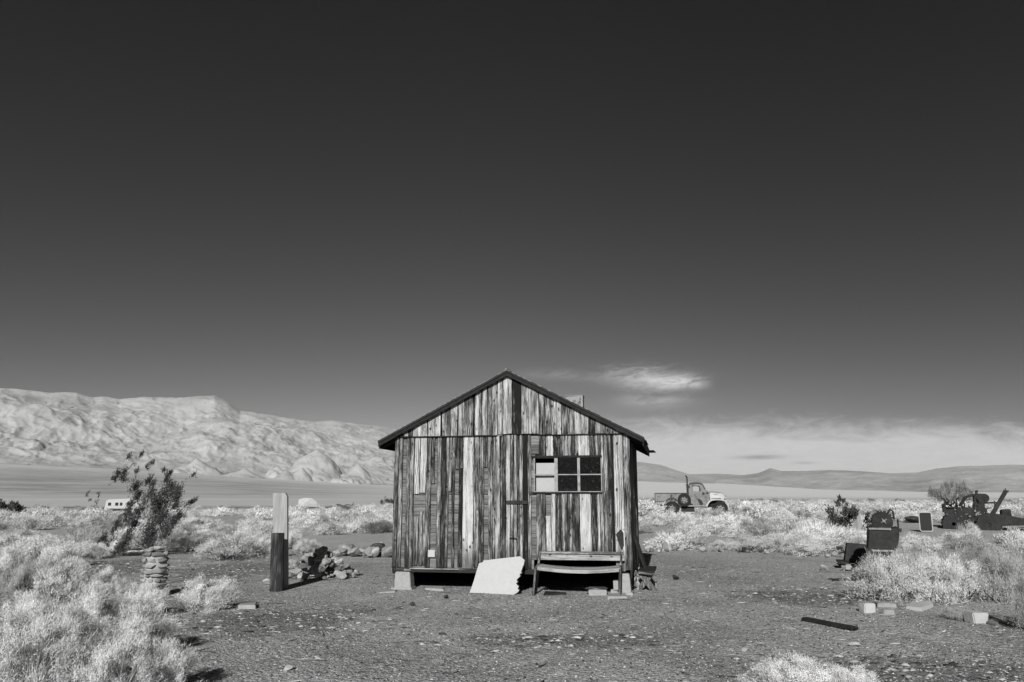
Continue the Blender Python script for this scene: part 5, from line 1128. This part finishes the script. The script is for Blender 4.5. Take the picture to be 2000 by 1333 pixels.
def bush(q, wid, hgt, label, meshes, rn, group=None, name='bush', sub=True, mat=None):
    me, ms = rn.choice(meshes)
    if mat is not None:
        key = me.name + mat.name
        if key not in CACHE:
            c = me.copy(); c.materials.clear(); c.materials.append(mat); CACHE[key] = c
        me = CACHE[key]
    rz = rn.uniform(-.5, .5) + rn.choice((0, 0, 3.14)) * 0; sc3 = (wid / 2 * rn.uniform(.92, 1.08), wid / 2 * rn.uniform(.85, 1.1), hgt * .92)
    if sub:
        root = thing(name, label, 'bush', (q[0], q[1], q[2] - .02), rz, group)
        for nm, m_ in (('foliage', me), ('stem', ms)):
            o = bpy.data.objects.new(nm, m_); COL.objects.link(o); o.parent = root; o.scale = sc3
    else:
        o = bpy.data.objects.new(name, me); COL.objects.link(o); o.location = (q[0], q[1], q[2] - .04); o.rotation_euler = (0, 0, rz); o.scale = sc3
        root = tag(o, label, 'bush', group)
    return root
CACHE = {}
rn = random.Random(5)
# near bushes, one by one: centre px, base py, width px, height px, label
NB = [(20, 1385, 300, 190, 'pale windblown bush filling the bottom left corner', 1), (180, 1400, 260, 170, 'pale feathery bush at the bottom edge right of the corner bush', 1), (300, 1365, 190, 140, 'pale bush at the bottom edge next to the bare gravel', 1),
      (90, 1300, 240, 140, 'tall grassy bush just behind the corner bush', 1), (235, 1290, 230, 130, 'broad pale bush behind the bottom edge bushes', 1), (20, 1245, 170, 110, 'pale bush at the left edge below the dark twiggy bush', 1),
      (160, 1240, 220, 125, 'big pale bush left of and below the stone pillar', 1), (260, 1212, 150, 90, 'leaning grassy bush at the foot of the stone pillar', 1), (375, 1200, 180, 80, 'rounded bush just right of the stone pillar', 0),
      (85, 1182, 190, 100, 'pale bush left of the stone pillar behind the big one', 1), (20, 1165, 130, 95, 'dark twiggy bush at the left edge', 2), (180, 1172, 120, 70, 'small pale bush between the left edge and the stone pillar', 1),
      (60, 1115, 200, 75, 'pale bush at the left edge in front of the bare path', 0), (150, 1095, 110, 50, 'low pale bush left of the tall dark shrub', 0), (215, 1088, 90, 50, 'small pale bush touching the tall dark shrub', 0), (-10, 1140, 120, 90, 'pale bush cut by the left edge of the photo', 1),
      (430, 1098, 210, 70, 'broad pale bush between the stone pillar and the tall post', 0), (355, 1080, 130, 48, 'pale bush right of the tall dark shrub', 0), (500, 1092, 110, 58, 'pale bush just left of the tall post', 0), (590, 1086, 75, 46, 'small pale bush right of the posts behind the rock pile', 0), (545, 1075, 90, 50, 'pale bush directly behind the tall post', 0),
      (1775, 1182, 205, 122, 'large pale bush on the right in front of the iron stove', 0), (1880, 1186, 205, 128, 'large pale twiggy bush on the right beside the first one', 0), (1820, 1165, 170, 105, 'pale bush squeezed behind the two large right bushes', 0), (2000, 1183, 165, 150, 'tall dull bush at the right edge', 2), (2050, 1240, 120, 130, 'dull bush cut by the right edge of the photo', 2), (1955, 1150, 140, 95, 'darker bush behind the right edge bush', 2),
      (1885, 1215, 80, 36, 'small dry bush at the foot of the large right bush', 2),
      (1580, 1375, 230, 100, 'pale bush rising from the bottom edge at the lower right', 0), (1680, 1372, 140, 82, 'small pale bush at the bottom edge right of its bigger neighbour', 0),
      (1905, 1060, 60, 42, 'pale bush in front of the crane wreck', 1), (1600, 1090, 150, 60, 'pale twiggy bush left of the iron hopper at the edging stones', 0), (1500, 1080, 140, 45, 'pale bush behind the edging stones below the pickup', 0), (1650, 1060, 90, 40, 'pale bush before the dark shrub and lone fence post', 0),
      (1345, 1070, 110, 48, 'pale bush behind the upright stone right of the shack', 0), (1420, 1078, 80, 30, 'low pale bush at the middle of the edging stones', 0), (1290, 1030, 80, 36, 'pale bush beside the right wall of the shack', 0), (1560, 1050, 120, 44, 'pale bush midway between the pickup and the dark shrub', 0)]
used = []
for cx, by, wp, hp_, lb, kd in NB:
    q = P(cx, by); s_ = scale_at(q); w_, h_ = wp / s_ * (.93 if cx > 400 else .84), hp_ / s_
    ms = NEAR if q.y < 27 else MIDB
    sel = [m_ for i, m_ in enumerate(ms) if (i % 2 == 1) == (kd == 1)] if ms is NEAR else ms
    bush((q.x, q.y + w_ * .40, gz1(q.x, q.y)), w_, h_ * 1.05, lb, sel, rn, mat=M['sage_dry'] if kd == 2 else None); used.append((q.x, q.y + w_ * .40, w_ / 2))
# the flats: many more, sown over the ground
ZONES = [(-90, 780, 990, 1078), (1240, 2110, 986, 1078)]
BARE = [(560, 780, 1046, 1078), (-90, 190, 1036, 1052), (375, 505, 1009, 1027), (1245, 1330, 1040, 1062), (1350, 1500, 1052, 1066), (1770, 2020, 1022, 1056), (575, 712, 988, 1003), (1268, 1425, 1006, 1016), (1230, 1300, 1065, 1078), (1690, 1760, 1000, 1078), (380, 560, 1080, 1100), (1640, 1700, 1040, 1050), (160, 320, 1078, 1090)]
cnt = {0: 0, 1: 0}; tries = 0
def ok(x, y, r_):
    for ux_, uy, ur in used:
        if (x - ux_) ** 2 + (y - uy) ** 2 < (.70 * (r_ + ur)) ** 2: return False
    return True
def pxof(x, y, z):
    d = Vector((x, y, z - EYE)); f = d.y * math.cos(PITCH) + d.z * math.sin(PITCH); u_ = -d.y * math.sin(PITCH) + d.z * math.cos(PITCH)
    return 1000 + FPX * d.x / f, 666.5 - FPX * u_ / f
RUT = lambda x, y: math.hypot(x - O.x - .3, (y - O.y - 1.9)) < 4.2
while cnt[0] + cnt[1] < 262 and tries < 60000:
    tries += 1; z_ = rn.random() < .56
    a0, a1, b0, b1 = ZONES[1 if z_ else 0]
    px, py = rn.uniform(a0, a1), b0 + (b1 - b0) * rn.random() ** 1.15
    if any(p0 < px < p1 and q0 < py < q1 for p0, p1, q0, q1 in BARE): continue
    q = P(px, py)
    if q.y > 100 or RUT(q.x, q.y): continue
    r_ = rn.uniform(.55, 1.15) * (1 + .25 * (q.y > 45)); h = r_ * rn.uniform(.62, .95)
    if math.hypot(q.x - TX, q.y - td) < 3.2 or (abs(q.x - TX) < 3.4 and td - 9 < q.y < td and h > .62): continue
    if not ok(q.x, q.y, r_): continue
    used.append((q.x, q.y, r_)); cnt[z_] += 1
    lb, gr = (('pale bush in the scrub on the flats to the right of the shack', 'bushes scattered on the right flats') if z_ else ('pale bush in the scrub on the flats to the left of the shack', 'bushes scattered on the left flats'))
    bush((q.x, q.y, q.z), 2 * r_, h, lb, MIDB if q.y < 52 else FARB, rn, gr, sub=q.y < 52, mat=(M['leaf_mid'] if rn.random() < .18 else M['sage_dry']) if rn.random() < .34 else None)
# the rest of the scrub, beyond counting: one mesh
rg = np.random.default_rng(44); VV, FF, TT = [], [], []; off = 0
def templ(i):
    me = FARB[i][0]; n = len(me.vertices); v = np.empty(n * 3, np.float32); me.vertices.foreach_get('co', v); t = np.empty(n * 4, np.float32); me.color_attributes['tone'].data.foreach_get('color', t)
    return v.reshape(-1, 3), t.reshape(-1, 4)[:, 0]
TP = [templ(i) for i in range(5)]
N2 = 1500; ys = np.exp(rg.uniform(math.log(48), math.log(185), N2)); xs = rg.uniform(-.78, .78, N2) * ys
for i in range(N2):
    x, y = xs[i], ys[i]
    ppx, ppy = pxof(x, y, gz1(x, y))
    if any(p0 < ppx < p1 and q0 < ppy < q1 for p0, p1, q0, q1 in BARE): continue
    if 800 < ppx < 1215: continue
    r_ = rg.uniform(.5, 1.2); h = r_ * rg.uniform(.6, .95)
    if y < 105 and not ok(x, y, r_ * .8): continue
    if math.hypot(x - TX, y - td) < 3.4 or (cq.y - 30 < y < cq.y + 3 and abs(x / y - cq.x / cq.y) < .06): continue
    v, t = TP[i % 5]; a = rg.uniform(0, 6.28)
    stepk = 1 if y < 80 else 2
    if stepk == 2:
        keep = np.arange(0, len(v) // 3, 3); ix = (keep[:, None] * 3 + np.arange(3)).ravel(); v, t = v[ix], t[ix]
        v = v.copy()
    w_ = np.stack([(v[:, 0] * math.cos(a) - v[:, 1] * math.sin(a)) * r_ + x, (v[:, 0] * math.sin(a) + v[:, 1] * math.cos(a)) * r_ + y, v[:, 2] * h + gz1(x, y)], 1)
    VV.append(w_); TT.append(t * rg.uniform(.7, 1.0)); FF.append(np.arange(len(w_)).reshape(-1, 3) + off); off += len(w_)
tag(link('scrub', mesh_of('scrub', np.concatenate(VV), np.concatenate(FF), np.concatenate(TT)), M['sage']), kind='stuff')
# thin dark line of creosote along the road
VV, FF, TT = [], [], []; off = 0
for i in range(420):
    y = rg.uniform(150, 215); x = rg.uniform(-.8, .8) * y
    if x < 0 and rg.random() < .55: continue
    if vnoise(np.array([x / 14.0]), np.array([3.3]), 8)[0] < .45: continue
    v, t = TP[i % 5]; keep = np.arange(0, len(v) // 3, 5); ix = (keep[:, None] * 3 + np.arange(3)).ravel(); v, t = v[ix], t[ix]
    r_ = rg.uniform(1.0, 2.4); h = rg.uniform(.5, 1.1)
    w_ = v * np.array([r_, r_, h]) + np.array([x, y, gz1(x, y)]); VV.append(w_); TT.append(t); FF.append(np.arange(len(w_)).reshape(-1, 3) + off); off += len(w_)
tag(link('creosote_scrub', mesh_of('creosote_scrub', np.concatenate(VV), np.concatenate(FF), np.concatenate(TT)), M['leaf_dark']), kind='stuff')

# ------------------------------------------------------------------ shrubs and trees with dark leaves
def shrub(name, label, base_px, clumps, mat, leaf=(.05, .12), lw=.02, per=90, spread=1.0, stems=7, up=(.5, .1, .6), depth=.5, seed=1, bark='bark', cat='shrub', jitter=.5, thin=1.0, sweep=.5):
    rng = np.random.default_rng(seed); q = P(*base_px); s_ = scale_at(q)
    root = thing(name, label, cat, q)
    pts = []; V_, T_, = [], []
    for px, py, r_ in clumps:
        u_, v_ = PL(q, 0.0, px, py); pts.append((u_, rng.uniform(-depth, depth), max(.1, v_), r_ / s_ * spread))
    for i in range(stems):      # main limbs to the clumps nearest their bearing
        pass
    tr = MB(); limbs = []
    hubs = [(rng.uniform(-.12, .12), rng.uniform(-.1, .1)) for _ in range(stems)]
    nodes = [(Vector((hx * .5, hy, 0)), 0) for hx, hy in hubs]; hmax = max(p[2] for p in pts)
    order = sorted(range(len(pts)), key=lambda i: pts[i][2] + .4 * abs(pts[i][0]))
    for j, i in enumerate(order):
        x, y, z, r_ = pts[i]; e = Vector((x, y, z)); best, bd = None, 1e9
        for nd, lv in nodes:
            if nd.z > z - .05 * hmax and lv: continue
            d_ = (nd - e).length * (1.0 + .12 * lv) + .25 * abs(nd.x - e.x)
            if d_ < bd: best, bd = (nd, lv), d_
        b, lv = best
        m1 = b.lerp(e, .35) + Vector((-.04 * (e.x - b.x), 0, .05 * (e - b).length)) + Vector(rng.normal(size=3) * .04 * (e - b).length); m2 = b.lerp(e, .7) + Vector(rng.normal(size=3) * .05 * (e - b).length)
        r0 = (.020 + .010 * rng.random()) * .62 ** lv * thin * (hmax / 3.0) ** .5
        nodes += [(m1, lv + 1), (m2, lv + 1), (e, lv + 1)]
        tr.tube([b - Vector((0, 0, .05 if lv == 0 else 0)), m1, m2, e], [r0, r0 * .8, r0 * .6, r0 * .35], 5, cap=False, tone=((1.25 if j % 3 == 0 else rng.uniform(.3, .7)), .5, 0))
        for k in range(7):
            t_ = rng.uniform(.2, .98); w0 = m2.lerp(e, t_); w1 = w0 + Vector((rng.normal() * r_ + .1 * r_, rng.normal() * r_ * .7, abs(rng.normal()) * r_ * .8)); tr.tube([w0, w1], [r0 * .3, r0 * .12], 3, cap=False, tone=(.8, .5, 0))
        n = max(12, int(per * (r_ * s_ / 12) ** 1.4 * jitter * 2)); st = np.array([x, y, z]) + (rng.normal(size=(n, 3)) * .36 + rng.normal(size=(n, 1)) * np.array(up) * sweep) * r_
        lm = np.array([m1.lerp(e, t_) for t_ in rng.uniform(-.3, 1.05, n // 3 + 1)]); st = np.concatenate([st, lm + rng.normal(size=lm.shape) * .32 * r_], 0)
        st = np.concatenate([st, st[: n // 4] - np.array([.2, 0, .25]) * r_], 0); n = len(st)
        st[:, 2] = np.maximum(st[:, 2], .03)
        dr = unit(np.array(up) + rng.normal(size=(n, 3)) * .45)
        v, f = blades(st, dr, rng.uniform(*leaf, n), np.full(n, lw) * rng.uniform(.6, 1.3, n), rng); V_.append(v); T_.append(np.repeat(rng.uniform(.5, 1.25, n), 3))
    v = np.concatenate(V_); link('crown', mesh_of('crown', v, np.arange(len(v)).reshape(-1, 3), np.concatenate(T_)), mat, root)
    tr.build('trunk', M[bark], root); return root
CL = [(262, 886, 5), (266, 894, 5), (292, 904, 5), (288, 911, 4), (236, 922, 6), (246, 926, 7), (240, 935, 6), (252, 934, 6), (312, 927, 6), (325, 919, 4), (331, 923, 4), (365, 926, 4), (283, 940, 8), (272, 951, 9), (300, 947, 7), (338, 938, 6), (341, 950, 7), (352, 958, 8), (362, 968, 9), (328, 962, 9), (310, 960, 12), (290, 968, 12), (265, 968, 9), (340, 985, 9), (315, 985, 14), (292, 992, 16), (270, 998, 13), (330, 1005, 12), (304, 1016, 15), (255, 1025, 12), (280, 1032, 16), (318, 1032, 13), (340, 1028, 7), (262, 1056, 12), (292, 1058, 14), (225, 1020, 6), (214, 1035, 6), (240, 1050, 9), (370, 982, 6), (378, 978, 4), (212, 1048, 8), (205, 1060, 7), (222, 1062, 9), (250, 1066, 10), (275, 1070, 10), (305, 1068, 9), (232, 1000, 8), (245, 985, 8), (258, 1010, 12), (300, 1040, 14), (330, 1045, 10), (345, 1010, 10), (282, 922, 4), (305, 978, 12), (258, 948, 6), (345, 972, 7)]
shrub('mesquite', 'tall dark windswept shrub with pale stems left of the posts', (238, 1086), CL, M['leaf_dark'], (.05, .12), .023, 175, 1.15, 8, (.38, .1, .72), .55, 31, cat='shrub', sweep=.65, thin=1.7)
shrub('sapling', 'thin sparse dark sapling left of the camper', (185, 1005), [(172, 962, 4), (168, 968, 3), (188, 964, 3), (176, 977, 4), (188, 980, 5), (193, 970, 3), (182, 990, 5), (162, 996, 5), (190, 997, 5)], M['leaf_dark'], (.2, .45), .10, 40, 1.0, 3, (.4, .1, .5), .5, 33, thin=1.5)
shrub('dark_shrub', 'dark leafy shrub beside the lone fence post on the right', (1650, 1046), [(1637, 975, 5), (1636, 985, 6), (1655, 980, 5), (1630, 1000, 11), (1645, 998, 12), (1660, 1002, 10), (1625, 1015, 9), (1640, 1018, 13), (1658, 1020, 12), (1668, 1010, 8), (1672, 1000, 6), (1640, 1032, 11), (1655, 1036, 9), (1690, 1018, 8), (1693, 1030, 6), (1686, 1005, 5), (1700, 1012, 5)], M['leaf_dark'], (.08, .16), .05, 130, 1.0, 5, (.1, 0, .7), .45, 35)
shrub('dark_bush', 'small dark round bush on the flats just left of the shack', (757, 991), [(748, 982, 5), (755, 978, 5), (762, 980, 6), (768, 982, 5), (757, 985, 7), (750, 987, 5), (766, 987, 5)], M['leaf_dark'], (.3, .6), .25, 60, 1.0, 4, (.1, 0, .6), 1.0, 36)
shrub('dark_hedge', 'wide dark mass of shrubs on the flats at the far left edge', (15, 1012), [(-20, 997, 9), (-5, 995, 9), (8, 996, 9), (20, 996, 9), (32, 998, 8), (42, 1001, 6), (0, 1004, 8), (18, 1005, 8), (34, 1006, 6)], M['leaf_dark'], (.3, .6), .28, 260, 1.15, 5, (.1, 0, .5), 1.0, 37)
shrub('broom_shrub', 'tall grey broom like shrub behind the crane wreck', (1858, 998), [(1822, 968, 9), (1830, 972, 10), (1895, 974, 9), (1885, 968, 9), (1826, 962, 7), (1834, 954, 5), (1838, 966, 7), (1848, 950, 5), (1852, 960, 7), (1860, 948, 6), (1866, 956, 8), (1874, 950, 5), (1880, 960, 7), (1890, 958, 5), (1896, 966, 6), (1846, 972, 8), (1862, 972, 9), (1876, 974, 8), (1832, 974, 6), (1888, 976, 6), (1855, 984, 8), (1870, 986, 7)], M['leaf_mid'], (.25, .6), .045, 150, 1.0, 10, (.0, 0, 1.0), .8, 38)
# ------------------------------------------------------------------ gravel and litter lying on the clearing
def scatter(name, n, pick, size, mat, tones, flat=.55, seed=3, elong=1.0):
    rng = np.random.default_rng(seed); xy = pick(rng, n); n = len(xy)
    o6 = np.array([[1, 0, 0], [0, 1, 0], [-1, 0, 0], [0, -1, 0], [0, 0, 1], [0, 0, -.4]], float)
    v = o6[None] * (1 + rng.uniform(-.35, .35, (n, 6, 1))) + rng.normal(size=(n, 6, 3)) * .12
    s = size(rng, n); a = rng.uniform(0, 6.28, n); v[:, :, 2] *= flat; v[:, :, 0] *= elong; v *= s[:, None, None]
    c, s_ = np.cos(a)[:, None], np.sin(a)[:, None]; x = v[:, :, 0] * c - v[:, :, 1] * s_; y = v[:, :, 0] * s_ + v[:, :, 1] * c
    z = v[:, :, 2] + gz(xy[:, 0], xy[:, 1])[:, None]
    V = np.stack([x + xy[:, :1], y + xy[:, 1:2], z], 2).reshape(-1, 3)
    T = np.array([[0, 1, 4], [1, 2, 4], [2, 3, 4], [3, 0, 4], [1, 0, 5], [2, 1, 5], [3, 2, 5], [0, 3, 5]])
    F = (np.arange(n)[:, None, None] * 6 + T[None]).reshape(-1, 3)
    t = np.repeat(tones(rng, n), 6)
    return tag(link(name, mesh_of(name, V, F, t), mat), kind='stuff')
def m_tone(name, rough=.9):
    m, k, b = new_mat(name, rough); a = attr(k); k.l.new(a.outputs['Color'], b.inputs['Base Color']); return m
M['pebble'] = m_tone('pebble')
def pick_gravel(rng, n):
    y = 6.0 + 22 * rng.random(n * 2) ** 1.5; x = rng.uniform(-.74, .74, n * 2) * (y + .5)
    k = np.ones(len(x), bool); k &= ~((np.abs((x - O.x) * math.cos(PHI) - (y - O.y) * math.sin(PHI)) < 2.2) & ((x - O.x) * math.sin(PHI) + (y - O.y) * math.cos(PHI) > 1.0) & (y < 20))
    return np.stack([x, y], 1)[k][:n]
scatter('gravel', 130000, pick_gravel, lambda r, n: .007 + .013 * r.random(n) ** 3, M['pebble'], lambda r, n: np.where(r.random(n) < .12, r.uniform(.25, .5, n), np.where(r.random(n) < .38, r.uniform(.02, .09, n), r.uniform(.10, .26, n))), seed=3)
def pick_lit(rng, n):
    i = rng.integers(0, len(PATCHES), n); p = np.array(PATCHES)[i]; return np.stack([p[:, 0] + rng.normal(size=n) * p[:, 2] * .6, p[:, 1] + rng.normal(size=n) * p[:, 3] * .6], 1)
scatter('litter', 2600, pick_lit, lambda r, n: .015 + .05 * r.random(n) ** 4, M['pebble'], lambda r, n: np.where(r.random(n) < .3, r.uniform(.25, .42, n), r.uniform(.02, .12, n)), flat=.3, seed=4, elong=1.5)
def pick_sticks(rng, n):
    y = 7 + 14 * rng.random(n); x = rng.uniform(-.7, .7, n) * y
    return np.stack([x, y], 1)
scatter('dry_twigs', 1500, pick_sticks, lambda r, n: .010 + .012 * r.random(n), M['pebble'], lambda r, n: np.where(r.random(n) < .5, r.uniform(.2, .4, n), r.uniform(.02, .08, n)), flat=.4, seed=6, elong=7.0)

# ------------------------------------------------------------------ the dry air over the valley
hz = bpy.data.materials.new('haze'); hz.use_nodes = True; ht = hz.node_tree; ht.nodes.clear()
pv = ht.nodes.new('ShaderNodeVolumePrincipled'); pv.inputs['Density'].default_value = 0.8e-5; pv.inputs['Color'].default_value = (.9, .9, .9, 1); pv.inputs['Anisotropy'].default_value = 0.0
ho = ht.nodes.new('ShaderNodeOutputMaterial'); ht.links.new(pv.outputs[0], ho.inputs['Volume'])
hm = MB().box(-43000, 43000, -43000, 43000, -40, 1560)
tag(hm.build('haze', hz), kind='stuff')
